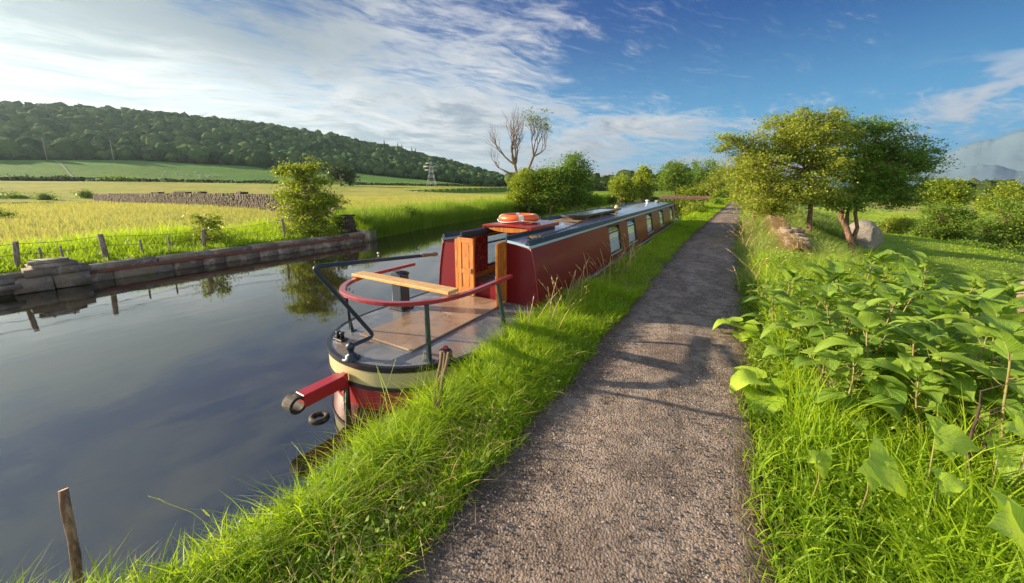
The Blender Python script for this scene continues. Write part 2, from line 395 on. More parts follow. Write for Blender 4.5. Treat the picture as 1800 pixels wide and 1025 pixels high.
def build_path():
    ys = np.concatenate([np.arange(-9, 12, .12), np.arange(12, 40, .4), np.arange(40, 260, 2)])
    n = 17; V = []
    for y in ys:
        a, b = float(pl_(y)), float(pr_(y)); wob = .10*(float(fbm(y*1.7, 3.1))-.5)+.07*(float(fbm(y*6, 8.))-.5); wob2 = .12*(float(fbm(y*1.9, 13.1))-.5)+.08*(float(fbm(y*5, 28.))-.5)
        a -= .10-wob; b += .10+wob2
        for k in range(n):
            s = k/(n-1); x = a+(b-a)*s; cr = .035*(1-(2*s-1)**2)-.012*math.exp(-((s-.28)/.12)**2)-.014*math.exp(-((s-.74)/.12)**2)
            e = -.02 if k in (0, n-1) else .010
            V.append((x, y, -.10+e+cr+.012*(float(fbm(x*2.2, y*2.2))-.5)))
    m_ = len(ys); i = np.arange(m_-1)[:, None]*n; j = np.arange(n-1)[None, :]
    q = np.stack([i+j, i+j+1, i+n+j+1, i+n+j], -1).reshape(-1, 4)
    def fn(t, p, obj):
        s_ = t.n('ShaderNodeAttribute', attribute_name='tint').outputs['Fac']; s_ = t.m('ADD', s_, t.m('MULTIPLY', t.m('SUBTRACT', t.noise(obj, 1.6, 5, .7), .5), .30))
        soil = t.m('MAXIMUM', t.ss(s_, .30, .08), t.ss(s_, .84, .97))
        sp = t.noise(obj, 62, 3, .6); vo = t.n('ShaderNodeTexVoronoi', ins={'Vector': obj, 'Scale': 75.})
        big = t.noise(t.scale(obj, (1.6, .8, 1)), 1.1, 7, .72, .6)
        c = t.mix(t.ss(big, .36, .62), (.23, .175, .135), (.43, .34, .265))
        c = t.mix(t.ss(t.noise(obj, 9, 5, .7), .42, .62, 0., .6), c, (.085, .066, .054))
        c = t.mix(t.ss(sp, .56, .66, 0., .75), c, (.34, .28, .235))
        c = t.mix(t.ss(sp, .42, .33, 0., .7), c, (.035, .030, .028))
        c = t.mix(t.m('MULTIPLY', t.ss(vo.outputs['Color'], .80, .86), t.ss(vo.outputs['Distance'], .42, .25)), c, (.42, .38, .34))
        c = t.mix(t.ss(t.noise(obj, .55, 6, .75, .8), .55, .66, 0., .55), c, (.17, .125, .095))
        c = t.mix(t.m('MULTIPLY', soil, .72), c, (.062, .044, .034))
        t.put(p.inputs['Base Color'], c)
        h = t.m('ADD', t.m('MULTIPLY', t.noise(obj, 40, 6, .75), 1.), t.m('MULTIPLY', vo.outputs['Distance'], -.8))
        t.put(p.inputs['Normal'], t.bump(h, .9, .016))
    tag(link('towpath', npmesh('towpath', V, [q], mat('gravel', rough=.9, spec=.25, fn=fn), True, tint=np.tile(np.linspace(0, 1, n), len(ys)))), kind='structure')
    # loose stones
    r = np.random.default_rng(3); N = 34000
    y = -5+16*r.random(N)**1.9; x = pl_(y)+(pr_(y)-pl_(y))*(.5+.5*np.sign(r.random(N)-.5)*r.random(N)**.6)
    sz = .003+.0070*r.random(N)**2.6
    base = np.array([(1, 0, 0), (-.5, .9, 0), (-.5, -.9, 0), (.1, .1, .75), (0, 0, -.5)])
    ang = r.random(N)*6.28; c_, s_ = np.cos(ang), np.sin(ang)
    B = base[None]*sz[:, None, None]*(.7+.6*r.random((N, 5, 1)))
    X = B[..., 0]*c_[:, None]-B[..., 1]*s_[:, None]+x[:, None]; Y = B[..., 0]*s_[:, None]+B[..., 1]*c_[:, None]+y[:, None]
    ss_ = (x-pl_(y))/(pr_(y)-pl_(y))
    Z = B[..., 2]+(-.088+.035*(1-(2*ss_-1)**2))[:, None]
    V = np.stack([X, Y, Z], -1).reshape(-1, 3)
    f = np.array([(0, 1, 3), (1, 2, 3), (2, 0, 3)]); fs = (np.arange(N)[:, None, None]*5+f[None]).reshape(-1, 3)
    def sf(t, p, obj):
        a = t.n('ShaderNodeAttribute', attribute_name='tint').outputs['Fac']
        t.put(p.inputs['Base Color'], t.mix(a, (.09, .075, .065), (.58, .47, .38)))
    tag(link('gravel', npmesh('gravel', V, [fs], mat('stones', rough=.8, fn=sf), False, tint=np.repeat(r.random(N)**1.5, 5))),
        'loose pale and dark grit lying on the towpath', 'gravel', kind='stuff')
build_path()

def build_water():
    V = [(-200, -90, WATER), (12, -90, WATER), (12, 84.4, WATER), (-200, 84.4, WATER)]
    V = [(-120, -80, WATER), (rb(-80)+1., -80, WATER), (1.25, -5, WATER), (1.25, 24, WATER), (2.4, 84.4, WATER), (-120, 84.4, WATER)]
    def fn(t, p, obj):
        o = t.n('ShaderNodeNewGeometry').outputs['Position']
        t.put(p.inputs['Base Color'], t.mix(t.ss(t.noise(o, .35, 3), .4, .65), (.022, .019, .011), (.034, .027, .014)))
        p.inputs['IOR'].default_value = 2.7
        h = t.m('ADD', t.m('MULTIPLY', t.noise(t.scale(o, (1, .55, 1)), 2.6, 4, .5, .3), 1.), t.m('MULTIPLY', t.noise(o, .5, 2, .4), 1.6))
        t.put(p.inputs['Normal'], t.bump(h, .06, .04))
    m = mat('canal_water', rough=.025, fn=fn)
    tag(link('canal_water', npmesh('canal_water', V, [[[0, 1, 2, 3, 4, 5]]], m)), kind='structure')
build_water()

# ------------------------------------------------------------------ paints and timbers
def wood(name, c1, c2, sc=(9, 9, 1.2), rough=.38, coat=.35):
    def fn(t, p, obj):
        g = t.noise(t.scale(obj, sc), 2.6, 6, .6, 1.6)
        wv_ = t.noise(t.scale(obj, tuple(q*3 for q in sc)), 5, 4, .6)
        kn = t.n('ShaderNodeTexVoronoi', ins={'Vector': t.scale(obj, tuple(min(q, 3.5) for q in sc)), 'Scale': 2.2})
        c = t.mix(t.ss(g, .35, .68), c1, c2)
        c = t.mix(t.ss(wv_, .5, .75, 0., .5), c, tuple(q*.55 for q in c1))
        c = t.mix(t.ss(kn.outputs['Distance'], .09, .03), c, tuple(q*.25 for q in c1))
        t.put(p.inputs['Base Color'], c); t.put(p.inputs['Normal'], t.bump(wv_, .25, .002))
    return mat(name, rough=rough, coat=coat, fn=fn)
M_oak = wood('varnished_pine', (.42, .125, .020), (.66, .255, .045))
M_oakin = wood('pine_lining', (.50, .21, .06), (.66, .34, .11), (2, 2, 9), .5, .1)
M_plank = wood('fresh_pine', (.62, .34, .10), (.80, .52, .20), (3, 12, 12), .55, .1)
M_grip = wood('turned_wood', (.20, .07, .03), (.34, .13, .05), (9, 2, 9), .4, .3)
def paint(name, c, rough=.22, dirt=.35, dirtc=(.09, .055, .035), coat=.8):
    def fn(t, p, obj):
        n = t.noise(obj, 2.1, 6, .65, .3); f = t.noise(obj, 34, 4, .7)
        st = t.noise(t.scale(obj, (5, 5, .7)), 3., 6, .7)
        cc = t.mix(t.ss(n, .45, .75, 0., dirt), c, tuple(.55*a+.45*b for a, b in zip(c, dirtc)))
        cc = t.mix(t.ss(st, .56, .8, 0., dirt*.8), cc, dirtc)
        t.put(p.inputs['Base Color'], cc)
        t.put(p.inputs['Roughness'], t.ss(f, .3, .8, rough*.95, rough*1.2))
        t.put(p.inputs['Normal'], t.bump(t.noise(obj, 5., 3, .5), .10, .02))
    return mat(name, rough=rough, coat=coat, fn=fn)
M_red = paint('maroon_paint', (.175, .006, .013), .32, .12, coat=.08)
M_scarlet = paint('red_paint', (.42, .022, .028), .35, .30, coat=.3)
M_rail = paint('rail_red', (.33, .020, .030), .30, .25, coat=.6)
M_cream = paint('cream_paint', (.56, .50, .24), .40, .35, (.24, .16, .06), .3)
M_black = paint('black_paint', (.012, .013, .017), .38, .4, (.07, .055, .045), .3)
M_navy = paint('navy_paint', (.012, .030, .055), .42, .25, (.05, .05, .05), .25)
M_post = paint('dark_green_paint', (.018, .045, .050), .30, .2, (.05, .05, .05), .6)
M_trim = paint('pale_blue_paint', (.42, .55, .62), .35, .2, (.25, .25, .22), .3)
M_roof = paint('roof_grey', (.30, .33, .40), .27, .5, (.20, .20, .22), .5)
M_gun = paint('gunwale_grey', (.20, .23, .22), .5, .6, (.10, .10, .08), .1)
M_rubber = mat('black_rubber', (.022, .020, .018), .75, var=.5, dark=(.20, .16, .10), dscale=14, dlo=.52, dhi=.7, bump=.4, bscale=40)
M_steel = mat('dull_steel', (.45, .45, .44), .35, metal=.9, var=.3, dark=(.25, .12, .06), dscale=12)
M_white = mat('white_enamel', (.80, .80, .78), .4, var=.08)
M_orange = mat('orange_plastic', (.80, .135, .018), .42, coat=.2, var=.12, vscale=5, bump=.15, bscale=20)
M_tape = mat('reflective_tape', (.72, .71, .66), .4)
def ropefn(t, p, obj):
    wv_ = t.n('ShaderNodeTexWave', ins={'Vector': obj, 'Scale': 55., 'Distortion': 2.}, wave_type='BANDS', bands_direction='DIAGONAL')
    n = t.noise(obj, 90, 3, .7)
    t.put(p.inputs['Base Color'], t.mix(t.m('MULTIPLY', wv_.outputs[0], n), (.16, .10, .05), (.55, .42, .24)))
    t.put(p.inputs['Normal'], t.bump(t.m('ADD', wv_.outputs[0], n), .9, .006))
M_rope = mat('hemp_rope', rough=.9, fn=ropefn)
def deckfn(t, p, obj):
    n = t.noise(obj, 2.3, 7, .65, .6); g = t.noise(obj, 30, 4, .7); b = t.noise(obj, .9, 4, .6, .8)
    c = t.mix(t.ss(n, .40, .62), (.11, .13, .15), (.20, .21, .22))
    c = t.mix(t.ss(b, .52, .66, 0., .85), c, (.22, .15, .10))
    c = t.mix(t.ss(g, .56, .72, 0., .5), c, (.22, .19, .16))
    t.put(p.inputs['Base Color'], c); t.put(p.inputs['Roughness'], t.ss(t.noise(obj, 3.1, 6, .7), .38, .66, .10, .52))
    t.put(p.inputs['Normal'], t.bump(t.m('ADD', g, t.noise(obj, 3, 3)), .16, .006))
M_deck = mat('wet_steel_deck', rough=.3, spec=.8, fn=deckfn)
def boardfn(t, p, obj):
    n = t.noise(obj, 3.0, 7, .68, .5); g = t.noise(t.scale(obj, (2, 14, 1)), 5, 6, .7); s = t.noise(obj, 45, 3, .7)
    c = t.mix(t.ss(n, .38, .66), (.27, .18, .115), (.36, .265, .185))
    c = t.mix(t.ss(g, .5, .75, 0., .35), c, (.17, .105, .06)); c = t.mix(t.ss(s, .6, .75, 0., .5), c, (.12, .08, .05))
    t.put(p.inputs['Base Color'], c); t.put(p.inputs['Roughness'], t.ss(n, .4, .7, .25, .6))
    t.put(p.inputs['Normal'], t.bump(s, .2, .003))
M_board = mat('deck_ply', rough=.4, fn=boardfn)
def curtfn(t, p, obj):
    v = t.n('ShaderNodeTexVoronoi', ins={'Vector': t.scale(obj, (1, 1, .7)), 'Scale': 26.})
    t.put(p.inputs['Base Color'], t.mix(t.ss(v.outputs['Distance'], .28, .38), (.52, .13, .09), (.23, .020, .028)))
M_curtain = mat('maroon_patterned_cloth', rough=.9, fn=curtfn)
M_pale = mat('pale_curtain', (.80, .84, .86), .9, var=.15, vscale=3)
def glassfn(t, p, obj):
    p.inputs['Transmission Weight'].default_value = 0.
gm = bpy.data.materials.new('window_glass'); gm.use_nodes = True; t_ = NT(gm.node_tree)
fr = t_.m('ADD', .05, t_.m('MULTIPLY', t_.m('POWER', t_.n('ShaderNodeLayerWeight', ins={'Blend': .5}).outputs['Facing'], 3.5), .55))
t_.n('ShaderNodeOutputMaterial', ins={0: t_.n('ShaderNodeMixShader', ins={0: fr,
    1: t_.n('ShaderNodeBsdfTransparent', ins={'Color': (.93, .97, .97)}), 2: t_.n('ShaderNodeBsdfGlossy', ins={'Roughness': .02, 'Color': (.95, .97, 1)})})})
MATS['glass'] = gm

# ------------------------------------------------------------------ the narrowboat
def build_boat():
    B = thing('narrowboat', 'long maroon canal narrowboat with open wooden stern doors moored beside the towpath', 'boat', (0, 6, WATER))
    b = lambda mb, name, m, par=B: mb.build(name, m, par, True)
    def hw(y):
        if y < -1.3: q = min(1, (-1.3-y)/1.05); return (max(0, 1-q**2.1))**(1/2.1)
        if y > 15.7: q = (y-15.7)/3.4; return max(.02, 1-q**2.1)
        return 1.0
    # outline from the stern centre round the right side to the bow and back
    tt = np.linspace(0, pi/2, 26); st = [(abs(sin(a))**(2/2.1), -1.3-1.05*abs(cos(a))**(2/2.1)) for a in tt]
    right = st + [(1.0, y) for y in np.linspace(-.9, 15.7, 34)] + [(hw(y), y) for y in np.linspace(15.9, 19.1, 18)]
    def strip(half, z0, z1, o0, o1, smooth=True, close=True, thick=0):
        pts = half+[(-x, y) for x, y in half[::-1]] if close else half
        if close: pts = [p for i, p in enumerate(pts) if i == 0 or (abs(p[0]-pts[i-1][0])+abs(p[1]-pts[i-1][1])) > 1e-4]
        n = len(pts); vs = []
        for k, (z, o) in enumerate(((z0, o0), (z1, o1))):
            for i in range(n):
                a = pts[(i-1) % n] if close else pts[max(i-1, 0)]; c = pts[(i+1) % n] if close else pts[min(i+1, n-1)]
                dx, dy = c[0]-a[0], c[1]-a[1]; L = math.hypot(dx, dy) or 1
                vs.append((pts[i][0]+dy/L*o, pts[i][1]-dx/L*o, z))
        fs = [(i, (i+1) % n, n+(i+1) % n, n+i) for i in range(n if close else n-1)]
        return vs, fs
    hull = MB()
    for z0, z1, a, c in ((-.245, -.045, 0, 0), (-.6, -.245, -.05, 0), (-1.1, -.6, -.25, -.05)):
        hull.add(*strip(right, z0, z1, a, c), True)
    b(hull, 'hull', M_black)
    def rim(z0, z1, out, name, m):
        q = MB()
        for z_, y_, a, c in ((z0, z1, out, out), (z1, z1+.004, out, -.02), (z0-.004, z0, -.02, out)): q.add(*strip(right, z_, y_, a, c), True)
        return b(q, name, m)
    rim(-.048, .004, .014, 'deck_rim', M_black); rim(-.243, -.205, .014, 'rubbing_strake', M_black)
    # painted panels round the stern (cream above, red below)
    half = [p for p in st if p[0] < .93]; arc = [(-x, y) for x, y in half[::-1]]+half[1:]
    q = MB(); q.add(*strip(arc, -.206, -.047, .004, .004, close=False), True); b(q, 'stern_band', M_cream)
    q = MB(); q.add(*strip(arc, -.62, -.243, -.048, .004, close=False), True); b(q, 'stern_counter', M_scarlet)
    # the deck: one plate the length of the hull
    ysd = [p[1] for p in right]; q = MB(); vs = []
    for x, y in right: vs += [(-x, y, 0), (x, y, 0)]
    q.add(vs, [(2*i, 2*i+1, 2*i+3, 2*i+2) for i in range(len(right)-1)]); b(q, 'deck', M_deck)
    # pale gunwale edge along the cabin
    for s in (1, -1):
        q = MB().box((s*.992, 7.75, .012), (.05, 15.5, .026), bev=.006); b(q, 'gunwale', M_gun)
    # hatch boards on the deck
    for y0, y1 in ((-1.90, -.86), (-.852, -.06)):
        bd = b(MB().box((.0, (y0+y1)/2, .013), (.84, y1-y0, .022), bev=.004), 'deck_board', M_board)
    for x, y in ((.02, -.93), (.10, -.95)): b(MB().lathe((x, y, .018), [(.013, 0), (.013, .008)], 10), 'finger_hole', M_black)
    # ---- cabin shell
    prof = [(.925, .0), (.918, .08), (.908, .159), (.886, .35), (.852, .55), (.800, .807), (.776, .86)]
    H = .86
    pr = np.array(prof); px = lambda z: float(np.interp(z, pr[:, 1], pr[:, 0]))
    CL = 15.3
    WR = [(3.70, 4.68), (5.45, 6.42), (8.10, 9.08), (10.64, 11.6), (13.6, 14.55)]
    WL = [(1.12, 2.0), (5.0, 5.9), (8.6, 9.5), (12., 12.9)]
    z1, z2 = .165, .80
    def side(s, wins, off, m, name):
        ys = sorted({0., CL, *[a for w_ in wins for a in w_]}); fine = []
        for a, c in zip(ys[:-1], ys[1:]):
            k = max(1, int((c-a)/.8)); fine += [a+(c-a)*i/k for i in range(k)]
        fine.append(CL); zs = sorted({0., .08, z1, .35, .55, z2, H}); vs = []; fs = []
        for y in fine:
            for z in zs: vs.append((s*(px(z)-off), y, z))
        n = len(zs)
        for i in range(len(fine)-1):
            ym = (fine[i]+fine[i+1])/2
            for j in range(n-1):
                zm = (zs[j]+zs[j+1])/2
                if z1 < zm < z2 and any(a < ym < c for a, c in wins): continue
                fs.append((i*n+j, (i+1)*n+j, (i+1)*n+j+1, i*n+j+1))
        q = MB(); q.add(vs, fs, True); return b(q, name, m)
    for s, wins in ((1, WR), (-1, WL)):
        side(s, wins, 0, M_red, 'cabin_side'); side(s, wins, .045, M_oakin, 'cabin_lining')
        for (a, c) in wins:
            fr_ = MB(); ang = math.atan2(px(z1)-px(z2), z2-z1)
            def bar(y0, y1, za, zb, t=.055, out=.004):
                zm = (za+zb)/2; xm = px(z1)+(px(z2)-px(z1))*(zm-z1)/(z2-z1)
                R = Matrix.Rotation(-s*ang, 3, 'Y')
                fr_.box((s*(xm-t/2+out), (y0+y1)/2, zm), (t, y1-y0, (zb-za)/cos(ang)), rot=R, bev=.004)
            e = .028
            bar(a-.006, a+e, z1, z2); bar(c-e, c+.006, z1, z2); bar(a+e, c-e, z1-.006, z1+e); bar(a+e, c-e, z2-e, z2+.006)
            zt = z2-.165; bar(a+e, c-e, zt-.012, zt+.012)
            wf = b(fr_, 'window', M_black)
            def pane(za, zb, ins, name, m, lean=0.):
                xx = lambda z: px(z1)+(px(z2)-px(z1))*(z-z1)/(z2-z1)-ins
                vs = []
                for k, tq in enumerate((0, .004)):
                    for y, z in ((a+e, za), (c-e, za), (c-e, zb), (a+e, zb)):
                        vs.append((s*(xx(z)-tq-(lean if z == zb else 0)), y, z))
                q = MB().add(vs, [(0, 1, 2, 3), (7, 6, 5, 4), (0, 4, 5, 1), (1, 5, 6, 2), (2, 6, 7, 3), (3, 7, 4, 0)]); return b(q, name, m, wf)
            pane(z1+e, zt-.012, .012, 'pane', gm)
            pane(zt+.012, z2-e, .010, 'hopper_pane', gm, lean=.05)
            b(MB().box((s*(px(z1)+.006), (a+c)/2, z1-.014), (.03, c-a+.05, .018), bev=.004), 'sill', M_trim if s > 0 else M_black, wf)
            b(MB().box((s*(px(z2)+.006), (a+c)/2, z2+.018), (.026, c-a+.05, .012), bev=.003), 'drip_rail', M_navy, wf)
            if s > 0:
                q = MB(); k = 28; vs = []
                for i in range(k+1):
                    y = a+.02+(c-a-.04)*i/k; wob = .012*sin(i*1.9)
                    vs += [(s*(px(z1)-.040+wob*.6), y, z1-.02), (s*(px(z2)-.034+wob*.6), y, zt+.03)]
                q.add(vs, [(2*i, 2*i+2, 2*i+3, 2*i+1) for i in range(k)], True); b(q, 'curtain', M_pale, wf)
    # curtain seen through the doorway, by the first far window
    q = MB(); k = 16; vs = []
    for i in range(k+1):
        y = .86+.32*i/k; wob = .014*sin(i*1.7)
        vs += [(-.80+wob, y+.10*(i/k-.5), .12), (-.745+wob, y-.02, .86)]
    q.add(vs, [(2*i, 2*i+2, 2*i+3, 2*i+1) for i in range(k)], True); b(q, 'curtain', M_curtain)
    # ---- roof: cambered plate with a hatch opening at the stern
    HX, HY = .40, 1.55
    def zr(x): return H+.085*(1-(x/.80)**2)
    q = MB(); xs = [-.80, -.66, -.53, -HX, -.2, 0, .2, HX, .53, .66, .80]; ys = [0, .5, 1.0, HY]+list(np.linspace(2.3, CL, 18))
    vs = [(x, y, zr(x)+.012) for y in ys for x in xs]; n = len(xs); fs = []
    for i in range(len(ys)-1):
        for j in range(n-1):
            if ys[i+1] <= HY+1e-6 and -HX-1e-6 <= xs[j] and xs[j+1] <= HX+1e-6: continue
            fs.append((i*n+j, i*n+j+1, (i+1)*n+j+1, (i+1)*n+j))
    q.add(vs, fs, True)
    vs2 = [(x*.985, y, z-.035) for x, y, z in vs]; k0 = len(vs); q.add(vs2, [f[::-1] for f in fs], True)
    roof = b(q, 'roof', M_roof)
    for s in (1, -1):
        # pale trim strip on the edge, navy coaming with a handrail above
        q = MB(); q.tube([(s*.787, -.035, H-.002), (s*.787, CL+.03, H-.002)], .02, sq=(.030, .042)); b(q, 'roof_trim', M_trim, roof)
        q = MB(); vs = []
        for y in (-.04, CL+.03):
            vs += [(s*.800, y, H+.019), (s*.772, y, H+.090), (s*.750, y, H+.094), (s*.720, y, H+.022)]
        q.add(vs, [(0, 1, 5, 4), (1, 2, 6, 5), (2, 3, 7, 6), (0, 4, 7, 3), (0, 3, 2, 1), (4, 5, 6, 7)]); b(q, 'handrail', M_navy, roof)
        # coaming beside the hatch
        q = MB().box((s*(HX+.012), .80, zr(HX)+.030), (.03, 1.66, .085), bev=.006); b(q, 'hatch_runner', M_navy, roof)
        # cambered front lip of the roof
        q = MB(); q.tube([(s*x, -.02, zr(x)-.004) for x in np.linspace(HX+.03, .785, 8)], .02, sq=(.045, .035)); b(q, 'roof_lip', M_trim if s > 0 else M_navy, roof)
    # sliding hatch, half open
    q = MB(); vs = []; n = 9
    xs_ = np.linspace(-.47, .47, n)
    for y in (.62, 1.72):
        for o in (0, -.03): vs += [(x, y, 1.060+.018*(1-(x/.47)**2)+o) for x in xs_]
    fs = []
    for j in range(n-1): fs += [(j, j+1, 2*n+j+1, 2*n+j), (n+j+1, n+j, 3*n+j, 3*n+j+1), (j+1, j, n+j, n+j+1), (2*n+j, 2*n+j+1, 3*n+j+1, 3*n+j)]
    fs += [(0, 2*n, 3*n, n), (n-1, 2*n-1, 4*n-1, 3*n-1)]
    q.add(vs, fs)
    hat = b(q, 'sliding_hatch', M_rail)
    for s in (1, -1): b(MB().box((s*.452, 1.17, 1.022), (.028, 1.10, .05), bev=.005), 'hatch_edge', M_rail, hat)
    q = MB(); vs = []; n = 11
    for y in (.655, .68):
        for i, x in enumerate(np.linspace(-.43, .43, n)): vs += [(x, y, 1.028), (x, y, 1.020-.075*(1-(abs(x)/.43)**2.5))]
    fs = [(2*i, 2*i+1, 2*i+3, 2*i+2) for i in range(n-1)]+[(2*n+2*i+2, 2*n+2*i+3, 2*n+2*i+1, 2*n+2*i) for i in range(n-1)]+[(2*i+1, 2*n+2*i+1, 2*n+2*i+3, 2*i+3) for i in range(n-1)]
    q.add(vs, fs); b(q, 'hatch_front', M_oak, hat)
    # ---- rear bulkhead panels either side of the doorway
    DL, DR = -.50, .37
    for x0, x1 in ((DR+.03, None), (None, DL-.03)):
        zs = np.linspace(0, H, 9); q = MB(); vs = []
        for z in zs:
            e = px(z)-.002
            a, c = (x0, e) if x0 is not None else (-e, x1)
            for y in (0., .03): vs += [(a, y, z), (c, y, z)]
        a, c = (x0, .776) if x0 is not None else (-.776, x1)
        for i in range(len(zs)-1):
            k = 4*i; fs_ = [(k, k+1, k+5, k+4), (k+3, k+2, k+6, k+7), (k+1, k+3, k+7, k+5), (k+2, k, k+4, k+6)]; q.add([], []); q.f += fs_; q.sm += [False]*4
        q.v = [tuple(map(float, p)) for p in vs]
        # cambered top piece
        xs2 = np.linspace(a, c, 6); k0 = len(q.v)
        for y in (0., .03):
            for x in xs2: q.v += [(float(x), y, H), (float(x), y, zr(float(x)))]
        for i in range(5):
            q.f += [(k0+2*i, k0+2*i+2, k0+2*i+3, k0+2*i+1), (k0+12+2*i+1, k0+12+2*i+3, k0+12+2*i+2, k0+12+2*i)]; q.sm += [False]*2
        b(q, 'bulkhead', M_red)
    for s in (1, -1):
        q = MB().tube([(s*(px(z)+.004), -.006, z) for z in np.linspace(.0, H, 12)], .009, 6); b(q, 'corner_bead', M_rail)
    b(MB().box(((-.16+DR)/2, .02, .12), (DR+.16, .03, .24), bev=.004), 'threshold', M_red)
    # door posts and lintel-less frame
    for x in (DL, DR): b(MB().box((x, -.012, .455), (.055, .06, .91), bev=.006), 'door_post', M_oak)
    b(MB().box((DL-.028, -.03, .45), (.012, .02, .90), bev=.003), 'door_post', M_plank)
    def door(hinge, ang, width, name, sgn):
        piv = Vector((hinge, -.03, 0)); R = Matrix.Rotation(ang, 3, 'Z')
        def bx(q, x0, x1, z0, z1, th=.032, yo=0., bev=.004):
            c_ = piv+R@Vector((sgn*(x0+x1)/2, yo, (z0+z1)/2)); q.box(c_, (abs(x1-x0), th, z1-z0), rz=ang, bev=bev)
        q = MB(); f_ = .075; w_ = width
        bx(q, 0, f_, .03, .92); bx(q, w_-f_, w_, .03, .92); bx(q, f_, w_-f_, .03, .14); bx(q, f_, w_-f_, .84, .92); bx(q, f_, w_-f_, .36, .43)
        dr = b(q, name, M_oak)
        for za, zb in ((.14, .36), (.43, .84)):
            q = MB(); bx(q, f_, w_-f_, za, zb, .012); bx(q, f_+.02, w_-f_-.02, za+.02, zb-.02, .022, bev=.005); b(q, 'door_panel', M_oak, dr)
        q = MB(); bx(q, w_-.05, w_-.03, .38, .46, .016, -.028, .003); b(q, 'handle', M_steel, dr)
        return dr
    door(DL+.03, radians(-7), .33, 'door', 1)
    door(DR-.01, radians(-76), .30, 'door', 1)
    for z in (.25, .75): b(MB().lathe((DR-.005, -.045, z), [(.008, -.03), (.008, .03)], 8), 'hinge', M_white)
    b(MB().box((.32, -.06, .67), (.010, .012, .40), bev=.003), 'door_bolt', M_white)
    # interior: a cabin floor, a bulkhead further in so it reads as a lined room
    b(MB().box((.55, 2.0, .2), (.35, 1.3, .36), bev=.02), 'locker', M_oakin)
    # forward bulkhead and foredeck
    q = MB().box((0, CL-.02, .43), (1.70, .03, .86), bev=.003); b(q, 'bulkhead', M_red)
    b(MB().lathe((0, 18.6, .0), [(.06, 0), (.05, .16), (.075, .19), (.06, .22)], 12), 'bollard', M_black)
    # ---- stern rail
    RZ = .57
    def rl(z): 
        pts = [(.795, -.55), (.80, -.9), (.80, -1.25)]+[(.80*abs(sin(a))**(.85), -1.25-.90*abs(cos(a))**.85) for a in np.linspace(pi/2-.12, 0, 14)]
        pts = pts+[(-x, y) for x, y in pts[-2::-1]]
        pts[-1] = (-.795, -.66); return [(x, y, z) for x, y in pts]
    b(MB().tube(rl(RZ), .02, sq=(.062, .040)), 'stern_rail', M_rail)
    for (bx_, by_), (tx, ty) in (((.70, -1.94), (.655, -1.90)), ((.86, -.81), (.80, -.86)), ((-.63, -1.85), (-.58, -1.93))):
        q = MB().tube([(bx_, by_, 0), (tx, ty, RZ-.018)], .021, sq=(.044, .044)); sp = b(q, 'stanchion', M_post)
        b(MB().box((bx_, by_, .006), (.09, .08, .012), bev=.003), 'foot_plate', M_post, sp)
    # control pedestal carrying the far end of the rail
    q = MB().box((-.74, -.98, .265), (.20, .16, .53), bev=.018); pd = b(q, 'control_pedestal', M_navy)
    b(MB().box((-.74, -.98, .012), (.26, .22, .02), bev=.004), 'pedestal_foot', M_black, pd)
    b(MB().tube([(-.65, -.98, .50), (-.60, -.97, .52)], .010).lathe((-.595, -.97, .522), [(.0, -.02), (.02, -.012), (.02, .012), (0, .02)], 10), 'throttle_lever', M_black, pd)
    q = MB().box((-.74, -1.066, .40), (.13, .008, .10), bev=.003); b(q, 'gauge_panel', M_black, pd)
    q = MB().tube([(-.855, -1.02, .0), (-.855, -1.02, .55)], .014, sq=(.03, .03)); b(q, 'stanchion', M_trim)
    # ---- tiller and rudder
    def arcp(a, c, e, r=.09, n=7):
        a, c, e = Vector(a), Vector(c), Vector(e); p0 = c+(a-c).normalized()*r; p1 = c+(e-c).normalized()*r
        return [tuple((1-t)**2*p0+2*t*(1-t)*c+t*t*p1) for t in np.linspace(0, 1, n)]
    A, P1, P2, P3, T = (0, -2.30, .128), (0, -2.245, .13), (0, -2.02, .135), (0, -2.60, .99), (0, -1.30, .877)
    pts = [A, P1]+arcp(P1, P2, P3, .075)+arcp(P2, P3, T, .07)+[T]
    til = b(MB().tube(pts, .0205, 12), 'tiller', M_navy)
    b(MB().tube([T, (0, -1.285, .8755)], .026, 12), 'ferrule', M_steel, til)
    gp = [(0, -1.29+.27*i/8, .876-.023*i/8) for i in range(9)]
    b(MB().tube(gp, [.021, .023, .024, .021, .020, .022, .025, .027, .020], 12), 'tiller_grip', M_grip, til)
    b(MB().tube([(0, -1.9, .945), (0, -1.9, .985)], .006).lathe((0, -1.9, 1.0), [(.004, -.02), (.012, -.008), (.012, .006), (.004, .016)], 8), 'tiller_pin', M_steel, til)
    q = MB().lathe((0, -2.30, 0), [(.085, 0), (.085, .012), (.055, .02), (.052, .045), (.030, .05), (.030, .10), (.040, .105), (.040, .150), (.022, .158), (.014, .172)], 16)
    for k in range(6): q.lathe((.07*cos(k*pi/3), -2.30+.07*sin(k*pi/3), .012), [(.010, 0), (.010, .012)], 6)
    b(q, 'rudder_collar', M_navy)
    b(MB().lathe((0, -2.385, -.3), [(.032, -.5), (.032, .10)], 12), 'rudder_post', M_black)
    b(MB().box((0, -2.42, -.19), (.07, .10, .16), bev=.008), 'rudder_bracket', M_scarlet)
    b(MB().lathe((.03, -2.42, -.17), [(.03, 0), (.03, .022), (.012, .028)], 12, 'X'), 'pivot_bolt', M_scarlet)
    b(MB().box((0, -2.62, -.165), (.130, .40, .120), bev=.006), 'fender_arm', M_scarlet)
    # rubber loop at the arm's end
    q = MB(); n = 24; vs = []
    for k in range(n):
        a = 2*pi*k/n
        for r_, x in ((.076, -.062), (.076, .062), (.050, .062), (.050, -.062)): vs.append((x, -2.868+r_*cos(a)*1.0, -.17+r_*sin(a)))
    fs = []
